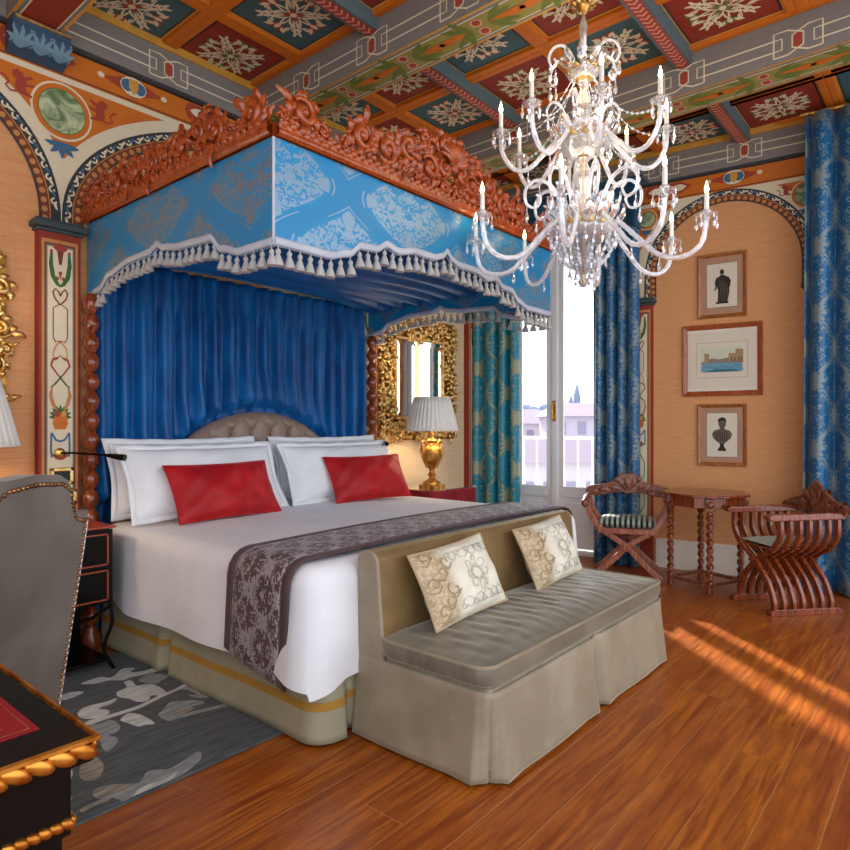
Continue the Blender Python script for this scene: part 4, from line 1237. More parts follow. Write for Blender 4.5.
# ------------------------------------------------------------------ bench at the foot of the bed
def bench():
    X0, X1, Y0, Y1 = 1.89, 3.60, 1.29, 1.965
    cx, cy = (X0 + X1) / 2, (Y0 + Y1) / 2; w, d = (X1 - X0) / 2, (Y1 - Y0) / 2
    r = thing('upholstered_bench', 'taupe velvet settee bench with skirt standing at the foot of the bed', 'bench', (cx, cy, 0))
    # seat base with pleated skirt
    rc = .03
    path = [(-w, d)] + corner(-w + rc, -d + rc, rc, PI, 1.5 * PI) + corner(w - rc, -d + rc, rc, 1.5 * PI, 2 * PI) + [(w, d)]
    sd = 2 * d - rc + rc * PI / 4
    f, L = skirt(path, [sd, sd + 2 * w / 2, sd + 2 * w - .02], .335, .012, 0, .03)
    b = MB(); b.grid(f, 320, 14, lambda i, j: (i * L, j * .33), flip=True)
    b.build('skirt', VELTAUPE, r, solid=.008, ang=70)
    b = MB(); b.box(-w + .015, w - .015, -d + .015, d, .05, .345); b.build('seat_frame', VELTAUPE, r, smooth=False, bevel=.02)
    # seat cushion
    b = MB()
    SP = rrect(w + .012, d - .060, .07, 220)
    def sc(i, j):
        # rounded slab loop: j runs from bottom edge over the top
        x, y = SP[int(round(i * 220)) % 220]
        if j < .2: k = j / .2; s = .97 + .03 * math.sin(k * PI / 2); z = .345 + .02 * k
        elif j < .5: k = (j - .2) / .3; s = 1.0 + .008 * math.sin(k * PI); z = .365 + .06 * k
        else:
            k = (j - .5) / .5; s = 1 - k; z = .425 + .035 * math.sin(min(1, k * 1.6) * PI / 2)
            wr = (math.sin(x * s * 62 + 4 * math.sin(y * s * 5) + 3 * math.sin(x * s * 3)) + .6 * math.sin(x * s * 103 - 5 * y * s)) * .0020 * min(1, k * 6) * min(1, 1.2 - abs(y * s) / d)
            z += wr
        return (x * s, y * s - .055, z)
    b.grid(sc, 220, 130, closed=True)
    cu = b.build('seat_cushion', VELSEAT, r, ang=180)
    b = MB(); b.tube([sc(i / 220, .5) for i in range(220)], .007, 6, closed=True)
    b.build('piping', VELTAUPE, cu)
    # back rest: wedge with a rolled top
    T = lambda u, v, ww: (ww - w, u, v)
    prof = [(d, .05), (d, .745), (d - .012, .765), (d - .035, .772), (d - .085, .768), (d - .105, .75), (d - .112, .735), (d - .145, .36), (d - .145, .05)]
    b = MB(); b.prism(prof, T, 2 * w); b.build('backrest', VELOLIVE, r, smooth=False, bevel=.012)
    b = MB()
    for x in (-w - .004, w + .004):
        s = 1 if x < 0 else -1
        b = MB(); b.prism(prof, lambda u, v, ww: (x + s * ww, u, v), .022)
        b.build('back_side_panel', VELTAUPE, r, smooth=False, bevel=.006)
    b = MB()
    for x in (-w / 3, w / 3): b.tube([(x, d - .147 + .0, .45), (x, d - .128, .60), (x, d - .113, .735), (x, d - .085, .771)], .0035, 6)
    b.build('back_seam', VELOLIVE, r)
    return r
bench()
def embroidery(root, sf, w, h):
    """tendrils stitched on the cover"""
    bs = [MB(), MB()]
    def on(u, v): p = sf(min(.97, max(.03, .5 + u / w)), min(.97, max(.03, .5 + v / h))); return (p[0], p[1] - .004, p[2])
    def line(P, rd, m): bs[m].tube([on(*p) for p in P], rd, 5, squash=(1, .4, 1))
    for cx, cy in ((.06, .0),):
        for a in range(8):
            an = a * PI / 4
            line(spir(cx + .062 * math.cos(an), cy + .062 * math.sin(an), .028, an + PI, .9, 1, 12, .2), .0017, 0)
            line([(cx + .02 * math.cos(an), cy + .02 * math.sin(an)), (cx + .045 * math.cos(an + .3), cy + .045 * math.sin(an + .3))], .0017, 0)
        line([(cx + .03 * math.cos(k * .4), cy + .03 * math.sin(k * .4)) for k in range(17)], .0018, 0)
    for s in (-1, 1):
        for x in (-.05, .02, .08, .135, .185):
            line([(x, s * .08), (x + .03, s * .10), (x + .02, s * .125), (x - .02, s * .12), (x - .03, s * .095), (x - .01, s * .085)], .0017, 0)
            line(spir(x - .03, s * .11, .022, 0, .8, s, 10, .2), .0017, 0)
    for k in range(7):
        x, y = -.20 + .045 * (k % 3), -.11 + .04 * k
        line(spir(x, y, .034, k, .9, (-1) ** k, 12, .2), .003, 1)
        line([(x - .03, y - .03), (x + .0, y - .035), (x + .03, y - .01)], .003, 1)
    bs[0].build('floral_embroidery', flat('grey_green_thread', 'A9AA9E', .6), root); bs[1].build('scroll_embroidery', flat('tan_thread', 'A78A68', .6), root)
def m_cream():
    n = NB('cream_silk_with_tan_end'); u, v, w_ = n.xyz('UV')
    f = n.noise(n.vec(u, v), 9.0, 3)
    k = n.ss(u + (f - .5) * .12, .19, .10)
    g = n.noise(n.vec(u, v, 2.0), 30.0, 3, .5, 2.0)
    tan = n.mix(g > .5, 'B39A76', 'C9B493')
    return n.fin(n.mix(k, 'E6DFCC', tan), .5, sheen=.2)
CREAMSILK = m_cream()
pillow('cushion', CREAMSILK, .50, .33, .13, 'cream embroidered cushion at the left end of the bench', 'cushion', (2.285, 1.725, .612), (math.radians(-26), math.radians(-4), -.04), seed=11, pipe=CREAMSILK, extra=embroidery)
pillow('cushion', CREAMSILK, .50, .33, .13, 'cream embroidered cushion nearer the window on the bench', 'cushion', (3.10, 1.73, .615), (math.radians(-25), math.radians(-3), .0), seed=12, pipe=CREAMSILK, extra=embroidery)

# ------------------------------------------------------------------ rug
rug = thing('rug', 'dark slate rug with pale floral sprays beside and under the bed', 'rug', (1.05, 2.94, 0))
RG = NB('slate_wool'); o_ = RG.xyz()
g_ = RG.noise(RG.vec(o_[0] * 1.0, o_[1] * 7.0, o_[2]), 6.0, 4, .6); h_ = RG.noise(RG.vec(*o_), 160.0, 2)
RG.bump(h_, .3, .003)
RUGM = RG.fin(RG.mix(RG.ss(g_, .3, .7), '3D4246', '5A6063'), .95, sheen=.2)
def rugtone(nm, a, c):
    n = NB(nm); q = n.xyz(); f = n.noise(n.vec(q[0], q[1] * 5, q[2]), 9.0, 4, .6)
    return n.fin(n.mix(n.ss(f, .35, .65), a, c), .9, sheen=.2)
RT = [rugtone('pale_silver_wool', 'B2B7B8', 'D2D5D2'), rugtone('taupe_wool', '7A7468', 'A39C8E'), rugtone('mid_grey_wool', '7C8284', '9CA1A2')]
b = MB(); b.box(-1.6, 1.4, -.745, .745, 0, .010); b.build('pile', RUGM, rug, smooth=False, bevel=.004)
b = MB(); mp = lambda u, v, ly=1: (u, v, .0101 + .0007 * ly)
for m, P in [(0,[(0.28,0.424),(0.374,0.441),(0.417,0.39),(0.501,0.462),(0.552,0.423),(0.508,0.384),(0.568,0.347),(0.653,0.354),(0.646,0.289),(0.558,0.291),(0.483,0.313),(0.431,0.309),(0.388,0.36),(0.327,0.368)]),(0,[(0.351,0.187),(0.409,0.209),(0.427,0.282),(0.463,0.271),(0.45,0.191),(0.507,0.155),(0.51,0.029),(0.476,-0.019),(0.441,0.023),(0.404,-0.018),(0.366,0.0),(0.353,0.07),(0.331,0.124)]),(2,[(0.484,0.246),(0.563,0.284),(0.613,0.192),(0.559,0.157),(0.518,0.142)]),(0,[(0.126,-0.023),(0.232,-0.031),(0.348,-0.038),(0.459,-0.005),(0.549,0.007),(0.611,0.026),(0.604,-0.004),(0.533,-0.022),(0.441,-0.04),(0.331,-0.072),(0.217,-0.064),(0.118,-0.062)]),(2,[(0.572,-0.027),(0.614,-0.015),(0.623,-0.193),(0.567,-0.172),(0.556,-0.102),(0.586,-0.138),(0.585,-0.066)]),(0,[(0.15,0.339),(0.208,0.357),(0.249,0.309),(0.195,0.285),(0.146,0.288)]),(0,[(0.134,0.09),(0.186,0.132),(0.267,0.117),(0.321,0.119),(0.279,0.075),(0.217,0.069),(0.239,0.017),(0.212,-0.028),(0.165,-0.022),(0.128,0.023)]),(0,[(0.228,-0.12),(0.281,-0.084),(0.311,-0.145),(0.31,-0.266),(0.275,-0.248),(0.25,-0.241),(0.237,-0.179)]),(2,[(0.358,-0.201),(0.41,-0.16),(0.465,-0.118),(0.553,-0.195),(0.554,-0.251),(0.496,-0.236),(0.442,-0.275),(0.498,-0.29),(0.623,-0.332),(0.614,-0.359),(0.508,-0.328),(0.398,-0.298),(0.358,-0.289)]),(1,[(0.422,-0.226),(0.468,-0.229),(0.501,-0.257),(0.44,-0.278),(0.397,-0.272)]),(2,[(0.12,-0.064),(0.154,-0.081),(0.205,-0.093),(0.2,-0.182),(0.16,-0.225),(0.136,-0.218),(0.143,-0.292),(0.076,-0.356),(0.071,-0.309),(0.097,-0.216),(0.1,-0.131)]),(1,[(-0.008,-0.334),(0.023,-0.332),(0.02,-0.441),(-0.031,-0.521),(-0.071,-0.507),(-0.069,-0.442)]),(2,[(-0.091,-0.611),(-0.059,-0.587),(-0.012,-0.61),(0.047,-0.663),(0.107,-0.616),(0.174,-0.66),(0.303,-0.624),(0.276,-0.689),(0.176,-0.75),(0.092,-0.766),(0.102,-0.793),(0.016,-0.799),(-0.015,-0.792),(-0.066,-0.804),(-0.11,-0.807),(-0.123,-0.764),(-0.077,-0.733),(-0.043,-0.73),(-0.063,-0.675),(-0.089,-0.659)]),(1,[(-0.088,-0.616),(-0.059,-0.593),(-0.014,-0.615),(0.026,-0.656),(-0.008,-0.679),(-0.058,-0.663),(-0.087,-0.653)]),(0,[(-0.012,-0.736),(0.039,-0.703),(0.119,-0.715),(0.178,-0.7),(0.129,-0.744),(0.059,-0.759),(-0.004,-0.791),(-0.054,-0.803)]),(1,[(-0.153,-0.671),(-0.094,-0.669),(-0.058,-0.676),(-0.072,-0.695),(-0.113,-0.69),(-0.157,-0.695)]),(2,[(-0.044,-0.09),(0.021,-0.082),(0.033,-0.183),(-0.018,-0.283),(-0.069,-0.261),(-0.075,-0.177)]),(0,[(-0.146,-0.281),(-0.097,-0.303),(-0.075,-0.4),(-0.126,-0.475),(-0.156,-0.407)]),(1,[(-0.269,-0.462),(-0.188,-0.497),(-0.144,-0.58),(-0.196,-0.607),(-0.26,-0.559)])]:
    P = [(u, max(-.735, v)) for u, v in P]; n = len(P); Q = []
    for k in range(n):
        p0, p1, p2, p3 = (P[(k + q) % n] for q in (-1, 0, 1, 2))
        for t in (0, .25, .5, .75):
            Q.append(tuple(max(-.738, .5 * (2 * b_ + (c - a) * t + (2 * a - 5 * b_ + 4 * c - d) * t * t + (3 * b_ - a - 3 * c + d) * t ** 3)) for a, b_, c, d in zip(p0, p1, p2, p3)))
    poly(b, mp, Q, m, 2)
b.build('floral_pattern', RT, rug, smooth=False)

# ------------------------------------------------------------------ framed prints
def framed(name, label, tc, z0, z1, w, mat_w, art, fr=.03, frm=FRAMEW, group=None, inner='B58A6E'):
    h = z1 - z0
    r = thing(name, label, 'picture', WB(tc, .0, (z0 + z1) / 2), WB_A)
    b = MB(); u0, v0 = w / 2, h / 2
    for q in range(4):
        a = q * PI / 2
        L, K = (u0, v0) if q % 2 == 0 else (v0, u0)
        pr = [(0, -.003), (0, -.022), (.006, -.028), (.014, -.026), (fr - .005, -.018), (fr, -.014), (fr, -.003)]
        vs = []
        for s in (-1, 1):
            for i, d in pr:
                x, z = s * (L - i), -(K - i)
                vs.append((x * math.cos(a) - z * math.sin(a), d, x * math.sin(a) + z * math.cos(a)))
        n = len(pr); b.add(vs, [(i, i + 1, n + i + 1, n + i) for i in range(n - 1)])
    b.build('frame', frm, r, smooth=False)
    b = MB(); b.box(-u0 + fr - .004, u0 - fr + .004, -.008, -.003, -v0 + fr - .004, v0 - fr + .004)
    b.build('mount', flat('mount_' + inner, inner, .8), r, smooth=False)
    b = MB(); art(b, lambda u, v, ly=1: (u, -.0085 - .0008 * ly, v))
    b.build('print', PRM, r, smooth=False)
    b = MB(); b.box(-u0 + fr - .002, u0 - fr + .002, -.0150, -.0142, -v0 + fr - .002, v0 - fr + .002); b.build('glazing', m_glass('picture_glass', (1, 1, 1, 1), .06), r, smooth=False)
    return r
PRM = [flat('paper', 'DDD3BF', .8, var=.04), flat('ink_dark', '2B2620', .8), flat('ink_brown', '6A5A48', .8), flat('wash_blue', '6E9FB4', .8), flat('wash_teal', '3B6F7C', .8), flat('wash_sky', 'CFD3B8', .8), flat('wash_tan', 'A98C66', .8), flat('ink_grey', '8A8274', .8)]
def q4(b, mp, w, h, m, ly): poly(b, mp, [(-w, -h), (w, -h), (w, h), (-w, h)], m, ly)
def art_statue(b, mp):
    q4(b, mp, .126, .195, 2, 1); q4(b, mp, .122, .191, 0, 2)
    poly(b, mp, [(-.05, -.16), (.052, -.16), (.052, -.145), (-.05, -.145)], 1, 3)
    poly(b, mp, [(-.035, -.145), (-.03, -.05), (-.045, .03), (-.03, .07), (-.012, .09), (.014, .09), (.04, .07), (.055, .02), (.06, -.06), (.045, -.145)], 1, 3)
    stroke(b, mp, [(-.035, .07), (-.05, .03), (-.045, -.02), (-.06, -.04)], [.018, .016, .014, .012], 1, 3)
    stroke(b, mp, [(.04, .07), (.062, .03), (.055, -.02)], [.02, .02, .016], 1, 3)
    disc(b, mp, 0, .115, .017, .024, 1, 4, 12)
    for k in range(5): stroke(b, mp, [(-.02 + .014 * k, .05 - .01 * k), (-.01 + .014 * k, -.05), (-.022 + .016 * k, -.14)], .004, 2, 5)
def art_bust(b, mp):
    q4(b, mp, .126, .195, 2, 1); q4(b, mp, .122, .191, 0, 2)
    poly(b, mp, [(-.035, -.14), (.035, -.14), (.03, -.12), (.016, -.10), (.018, -.075), (-.018, -.075), (-.016, -.10), (-.03, -.12)], 1, 3)
    poly(b, mp, [(-.02, -.075), (-.07, -.03), (-.08, .01), (-.06, .04), (-.02, .05), (-.018, .08), (.02, .08), (.022, .05), (.06, .04), (.082, .01), (.07, -.03), (.02, -.075)], 2, 3)
    disc(b, mp, .002, .10, .032, .042, 2, 4, 14); poly(b, mp, [(-.032, .11), (-.03, .14), (0, .155), (.03, .145), (.036, .11), (.01, .125)], 1, 5)
    for k in range(6): stroke(b, mp, [(-.06 + .02 * k, .03), (-.04 + .016 * k, -.05)], .006, 1, 5)
    stroke(b, mp, [(-.012, .1), (-.004, .1)], .006, 1, 6); stroke(b, mp, [(.01, .1), (.018, .1)], .006, 1, 6); stroke(b, mp, [(-.006, .078), (.012, .078)], .004, 1, 6)
def art_view(b, mp):
    q4(b, mp, .275, .245, 0, 1); q4(b, mp, .205, .155, 6, 2); q4(b, mp, .202, .152, 0, 3)
    poly(b, mp, [(-.17, -.02), (.17, -.02), (.17, .11), (-.17, .11)], 5, 4)
    poly(b, mp, [(-.17, -.02), (-.08, .015), (-.02, .005), (.06, .02), (.17, .0), (.17, -.03), (-.17, -.03)], 7, 5)
    poly(b, mp, [(-.17, -.10), (.17, -.10), (.16, -.03), (-.16, -.025)], 3, 6)
    poly(b, mp, [(-.15, -.105), (.16, -.105), (.1, -.085), (-.05, -.08)], 4, 7)
    for x, w, h in ((-.12, .02, .055), (.09, .035, .05), (.14, .03, .085)): poly(b, mp, [(x - w, -.02), (x + w, -.02), (x + w, h), (x - w, h + .006)], 6, 7)
    for x in (.075, .10, .13, .15): poly(b, mp, [(x, -.02), (x + .01, -.02), (x + .01, .02), (x, .02)], 2, 8)
    for k in range(7): stroke(b, mp, [(-.14 + .04 * k, -.055 - .01 * (k % 3)), (-.10 + .04 * k, -.053 - .01 * (k % 3))], .004, 4, 8)
framed('framed_print', 'framed print of a dark standing statue, topmost of the three pictures', 2.437, 2.237, 2.798, .392, 0, art_statue)
framed('framed_print', 'wide framed harbour view watercolour between the statue and bust prints', 2.435, 1.555, 2.180, .64, 0, art_view, fr=.042, frm=m_wood('red_brown_frame', '8A3A14', 'B25A24', .3, .3), inner='E6DCC8')
framed('framed_print', 'framed print of a sculpted bust, lowest of the three pictures', 2.437, .945, 1.482, .392, 0, art_bust)

# ------------------------------------------------------------------ gilt mirrors
def gilt_mirror(x0, x1, z0, z1, label, fw, seed, loc):
    w, h = (x1 - x0) / 2, (z1 - z0) / 2
    r = thing('gilt_mirror', label, 'mirror', loc)
    b = MB(); b.box(-w + .02, w - .02, -.02, 0, -h + .02, h - .02); b.build('backing', GOLD_D, r, smooth=False)
    iw, ih = w - fw, h - fw
    b = MB(); b.box(-iw, iw, -.026, -.02, -ih, ih); g = b.build('mirror_glass', MIRROR, r, smooth=False)
    b = MB()
    for s in (-1, 1):
        b.add([(s * iw, -.030, -ih), (s * iw, -.030, ih), (s * (iw - .05), -.0265, ih - .05), (s * (iw - .05), -.0265, -ih + .05)], [(0, 1, 2, 3) if s < 0 else (3, 2, 1, 0)])
        b.add([(-iw, -.030, s * ih), (iw, -.030, s * ih), (iw - .05, -.0265, s * (ih - .05)), (-iw + .05, -.0265, s * (ih - .05))], [(0, 1, 2, 3) if s < 0 else (3, 2, 1, 0)])
    b.build('bevelled_edge', MIRROR, g, smooth=False)
    b = MB()
    for a, c, d, e in ((-iw - .02, iw + .02, ih, ih + .025), (-iw - .02, iw + .02, -ih - .025, -ih), (-iw - .025, -iw, -ih, ih), (iw, iw + .025, -ih, ih)): b.box(a, c, -.05, -.01, d, e)
    b.build('inner_frame', GOLD, r, smooth=False, bevel=.008)
    rr = random.Random(seed); b = MB()
    T = lambda u, v, q: (u, -.022 - q, v)
    circ = []
    for k in range(1500):
        q = fw * (.30 - .16 * (k / 1500) ** .6); x, y = rr.uniform(-w + q * .6, w - q * .6), rr.uniform(-h + q * .6, h - q * .6)
        if abs(x) < iw + q * .75 and abs(y) < ih + q * .75: continue
        if all(math.hypot(x - a, y - c) > (q + d) * .9 for a, c, d in circ): circ.append((x, y, q))
    carve(b, T, circ, seed, .9)
    b.build('carved_frame', GOLD, r, ang=80)
    return r
gilt_mirror(4.10, 5.24, 1.14, 2.34, 'gilt carved mirror on the wall behind the table lamp right of the bed', .235, 7, (4.67, 4.036, 1.74))
gilt_mirror(-.02, 1.225, 1.20, 2.25, 'gilt carved mirror cut off by the left edge above a lampshade', .25, 9, (.60, 4.036, 1.725))

# ------------------------------------------------------------------ lamps
def table_lamp(loc, label, sh_r0, sh_r1, z0, z1, gold=True):
    r = thing('table_lamp', label, 'lamp', loc)
    H = z0 + .02
    k = H / .50
    pr = [(.095, 0), (.095, .015), (.08, .02), (.08, .04), (.062, .05), (.035, .065), (.026, .085), (.04, .10), (.028, .115), (.022, .14), (.035, .165), (.07, .20), (.098, .26), (.108, .30), (.10, .325), (.075, .34), (.05, .352), (.038, .375), (.05, .395), (.03, .41), (.018, .42), (.016, .50)]
    b = MB(); b.lathe([(a, c * k) for a, c in pr], 28)
    m = m_gold('lamp_gilding', 'A8661C', 'E3AE5C', .42); bs = b.build('lamp_base', m, r)
    b = MB(); b.box(-.085, .085, -.085, .085, 0, .022); b.build('plinth', m, r, smooth=False, bevel=.005)
    b = MB()
    for i in range(10):
        a = 2 * PI * i / 10; T = lambda u, v, w, a=a: ((.045 + .055 * math.sin(min(1, max(0, (v - .16) / .2)) * PI / 2) + w * .5) * math.cos(a + u / .09), (.045 + .055 * math.sin(min(1, max(0, (v - .16) / .2)) * PI / 2) + w * .5) * math.sin(a + u / .09), v * k)
        leaf3(b, T, 0, .16, PI / 2, .17, .05, .014, 0, 0)
    for s in (-1, 1):
        b.tube([(s * p[0], 0, p[1] * k) for p in ((.10, .30), (.135, .34), (.14, .38), (.11, .395), (.085, .37), (.08, .34))], [.012, .012, .010, .010, .009, .008], 8)
    b.build('carved_leaves', m, bs)
    b = MB(); n = 72
    def sf(i, j):
        rr_ = sh_r1 + (sh_r0 - sh_r1) * (1 - j); rr_ += .003 * math.cos(i * 2 * PI * n / 2)
        return (rr_ * math.cos(2 * PI * i), rr_ * math.sin(2 * PI * i), z0 + (z1 - z0) * j)
    b.grid(sf, n * 4, 4, closed=True); sh = b.build('lamp_shade', SHADE, r, solid=.002, ang=180)
    b = MB()
    for q in (0, 1): b.tube([sf(i / 48, q) for i in range(48)], .004, 6, closed=True)
    b.build('shade_trim', SHADE, sh)
    b = MB(); b.ell((0, 0, (z0 + z1) / 2), (.025, .025, .04)); b.build('bulb', m_emit('warm_lamp_bulb', 'FFE2B0', 4), r)
    return r
# right bedside table under a red cloth
r = thing('bedside_table', 'bedside table under a gathered red cloth with a glass top', 'table', (4.47, 3.66, 0))
b = MB(); TP = rrect(.34, .27, .12, 400)
def tc(i, j):
    x, y = TP[int(round(i * 400)) % 400]
    k = 1 + .05 * j + .020 * math.sin(i * 2 * PI * 34 + 2 * math.sin(i * 30)) * j ** .4
    return (x * k, y * k, .735 - .725 * j)
b.grid(tc, 400, 10, closed=True); b.build('table_skirt', REDCLOTH, r, ang=180)
pts = [tc(i / 40, 0)[:2] for i in range(40)]
b.prism(pts, lambda u, v, w: (u, v, .728 + w), .012); b.build('table_top', REDCLOTH, r, smooth=False)
b = MB(); b.prism([(u * 1.03, v * 1.03) for u, v in pts], lambda u, v, w: (u, v, .742 + w), .008); b.build('glass_top', m_glass('greenish_glass', (.86, .95, .9, 1), .25), r, smooth=False)
table_lamp((4.385, 3.62, .751), 'gilt carved table lamp with pleated ivory shade on the red bedside table', .235, .160, .50, .79)
# left console with lamp
r = thing('console_table', 'dark console table below the gilt mirror at far left', 'table', (.72, 3.68, 0))
b = MB(); b.box(-.5, .34, -.25, .33, .74, .78); b.build('table_top', BLACKL, r, smooth=False, bevel=.006)
b = MB(); b.box(-.46, .30, -.22, .30, .62, .74); b.build('apron', BLACKL, r, smooth=False)
for x in (-.43, .27):
    for y in (-.19, .27):
        b = MB(); b.tube([(x, y, 0), (x, y, .62)], [.018, .03], 8); b.build('leg', BLACKL, r)
table_lamp((.865, 3.62, .781), 'table lamp with pleated ivory shade cut off by the left edge', .265, .185, .42, .735)

# wall reading lamps over the bed
def reading(loc, s, label):
    r = thing('reading_lamp', label, 'lamp', loc)
    b = MB(); b.lathe([(.028, 0), (.028, .012), (.012, .02)], 14, T=lambda p: (p[0], -p[2], p[1])); b.build('wall_plate', BRASS, r)
    b = MB(); b.tube([(0, -.015, 0), (s * .04, -.06, 0), (s * .10, -.16, -.005), (s * .17, -.26, -.012)], .006, 8); b.build('arm', BLACKL, r)
    b = MB(); b.tube([(s * .16, -.25, -.012), (s * .185, -.29, -.018), (s * .22, -.34, -.025)], [.010, .016, .019], 10); b.build('lamp_head', BLACKL, r)
reading((1.455, 3.975, 1.14), 1, 'black wall reading lamp reaching from the pilaster to the left pillow')
reading((4.04, 3.975, 1.17), -1, 'black wall reading lamp reaching from the right over the white pillow')
# gilt switch plates
for (x, z, w, h, lb) in ((1.467, 1.005, .125, .10, 'larger gilt-framed black switch plate, the upper one on the left pilaster'), (1.50, .885, .095, .09, 'smaller gilt-framed black switch plate below the other on the left pilaster')):
    r = thing('switch_plate', lb, 'switch', (x, 3.979, z))
    b = MB()
    for a, c, d, e in ((-w / 2, w / 2, h / 2 - .022, h / 2), (-w / 2, w / 2, -h / 2, -h / 2 + .022), (-w / 2, -w / 2 + .022, -h / 2, h / 2), (w / 2 - .022, w / 2, -h / 2, h / 2)): b.box(a, c, -.018, 0, d, e)
    b.build('gilt_frame', GOLD, r, smooth=False, bevel=.005)
    b = MB(); b.box(-w / 2 + .02, w / 2 - .02, -.008, 0, -h / 2 + .02, h / 2 - .02); b.build('switch_panel', BLACKL, r, smooth=False)
# ------------------------------------------------------------------ octagonal side table with barley-twist legs
r = thing('side_table', 'octagonal mahogany side table on four barley-twist legs between the two chairs', 'table', (5.378, 1.596, 0), math.radians(23.9))
octo = lambda R_: [(R_ * math.cos(PI / 8 + i * PI / 4), R_ * math.sin(PI / 8 + i * PI / 4)) for i in range(8)]
b = MB(); b.prism(octo(.335), lambda u, v, w: (u, v, .742 + w), .022); b.build('table_top', WOODR, r, smooth=False, bevel=.007)
b = MB(); b.prism(octo(.29), lambda u, v, w: (u, v, .66 + w), .085); b.build('apron', WOODR, r, smooth=False, bevel=.004)
for q in range(4):
    a = q * PI / 2; x, y = .26 * math.cos(a), .26 * math.sin(a)
    b = MB(); b.lathe([(.022, 0), (.028, .02), (.018, .045), (.024, .07), (.022, .09)], 14, (x, y, 0))
    twist(b, x, y, .09, .60, .028, .062, .24, 20, None, 2)
    b.lathe([(.02, .60), (.027, .615), (.018, .63), (.018, .64)], 14, (x, y, 0))
    lg = b.build('leg', WOODR, r)
    b = MB(); b.box(x - .035, x + .035, y - .035, y + .035, .64, .735); b.ell((x * 1.12, y * 1.12, .69), (.03, .03, .03)); b.build('carved_block', WOODC, lg, bevel=.005)
b = MB()
for q in range(4):
    a, c = q * PI / 2, (q + 1) * PI / 2
    P = [Vector((.26 * math.cos(t), .26 * math.sin(t), 0)) for t in (a, c)]
    d = (P[1] - P[0]).normalized(); n_ = Vector((-d.y, d.x, 0)) * .012
    vs = [p + s * n_ + Vector((0, 0, z)) for z in (.06, .085) for p in P for s in (-1, 1)]
    b.add(vs, [(0, 1, 3, 2), (4, 6, 7, 5), (0, 4, 5, 1), (2, 3, 7, 6), (0, 2, 6, 4), (1, 5, 7, 3)])
b.build('stretcher', WOODC, r, smooth=False)

def bar(b, P, wx, wy):
    """rectangular-section curved member in the xz-plane, thickness wy along y; P: (x, y, z)"""
    n = len(P); vs = []
    for i in range(n):
        a = P[max(0, i - 1)]; c = P[min(n - 1, i + 1)]; dx, dz = c[0] - a[0], c[2] - a[2]; l = math.hypot(dx, dz) or 1
        nx, nz = -dz / l * wx / 2, dx / l * wx / 2
        for s, t in ((-1, -1), (1, -1), (1, 1), (-1, 1)): vs.append((P[i][0] + s * nx, P[i][1] + t * wy / 2, P[i][2] + s * nz))
    fs = [(4 * i + k, 4 * i + (k + 1) % 4, 4 * i + 4 + (k + 1) % 4, 4 * i + 4 + k) for i in range(n - 1) for k in range(4)]
    fs += [(3, 2, 1, 0), (4 * n - 4, 4 * n - 3, 4 * n - 2, 4 * n - 1)]
    b.add(vs, fs)
def smooth_curve(P, k=6):
    out = []
    n = len(P)
    for i in range(n - 1):
        p0, p1, p2, p3 = P[max(0, i - 1)], P[i], P[i + 1], P[min(n - 1, i + 2)]
        for s in range(k):
            t = s / k
            out.append(tuple(.5 * (2 * b_ + (c - a) * t + (2 * a - 5 * b_ + 4 * c - d) * t * t + (3 * b_ - a - 3 * c + d) * t ** 3) for a, b_, c, d in zip(p0, p1, p2, p3)))
    out.append(tuple(P[-1])); return out

# ------------------------------------------------------------------ X-frame chair (Dante type) before the curtain
r = thing('x_frame_chair', 'carved X-frame armchair with striped cushion in front of the blue curtain', 'chair', (5.37, 2.235, 0), math.radians(-69))
for y in (-.17, .17):
    for s in (-1, 1):
        b = MB(); P = smooth_curve([(-s * .27, y, .015), (-s * .19, y, .085), (-s * .07, y, .20), (0, y, .275), (s * .10, y, .345), (s * .22, y, .43), (s * .30, y, .54), (s * .335, y, .655)])
        bar(b, P, .045, .032 if s > 0 else .030); b.build('leg', WOODP, r, smooth=False, bevel=.005)
b = MB(); b.lathe([(.03, -.24), (.035, -.235), (.02, -.22), (.02, .22), (.035, .235), (.03, .24)], 12, T=lambda p: (p[0], p[2], p[1] + .275)); b.build('pivot_bar', WOODP, r)
for s in (-1, 1):
    b = MB(); P = smooth_curve([(s * .335, -.26, .655), (s * .338, -.15, .675), (s * .335, .05, .675), (s * .335, .20, .68)])
    b.tube(P, .024, 10); b.tube([(s * .335 + dx, -.265 + .03 * math.cos(t), .645 + .03 * math.sin(t)) for t in [k * .5 for k in range(13)] for dx in (0,)], .015, 8)
    b.ell((s * .335, -.265, .645), (.034, .036, .036)); b.build('arm', WOODC, r)
b = MB(); b.box(-.235, .235, -.20, -.165, .385, .42); b.box(-.235, .235, .165, .20, .385, .42); b.box(-.25, .25, -.2, .2, .415, .43); b.build('seat_frame', WOODP, r, smooth=False, bevel=.005)
def m_stripe():
    n = NB('green_black_striped_silk'); x, y, z = n.xyz(); s = n.m('FRACT', x / .043); s2 = n.m('FRACT', x / .0215)
    return n.fin(n.mix(n.m('LESS_THAN', s, .5), '1B2622', 'A9BBAE'), .45, sheen=.2)
def seat_cushion(root, w, d, z, t, mat, name='seat_cushion'):
    b = MB()
    def f(sg):
        def g(i, j):
            u, v = 2 * i - 1, 2 * j - 1; k = max(0, 1 - u ** 6) ** .5 * max(0, 1 - v ** 6) ** .5
            return (u * w, v * d, z + t / 2 + sg * t / 2 * k * (1.0 if sg < 0 else 1.15 - .15 * (u * u + v * v)))
        return g
    b.grid(f(1), 24, 20); b.grid(f(-1), 24, 20, flip=True); b.build(name, mat, root, ang=180)
seat_cushion(r, .235, .19, .425, .085, m_stripe())
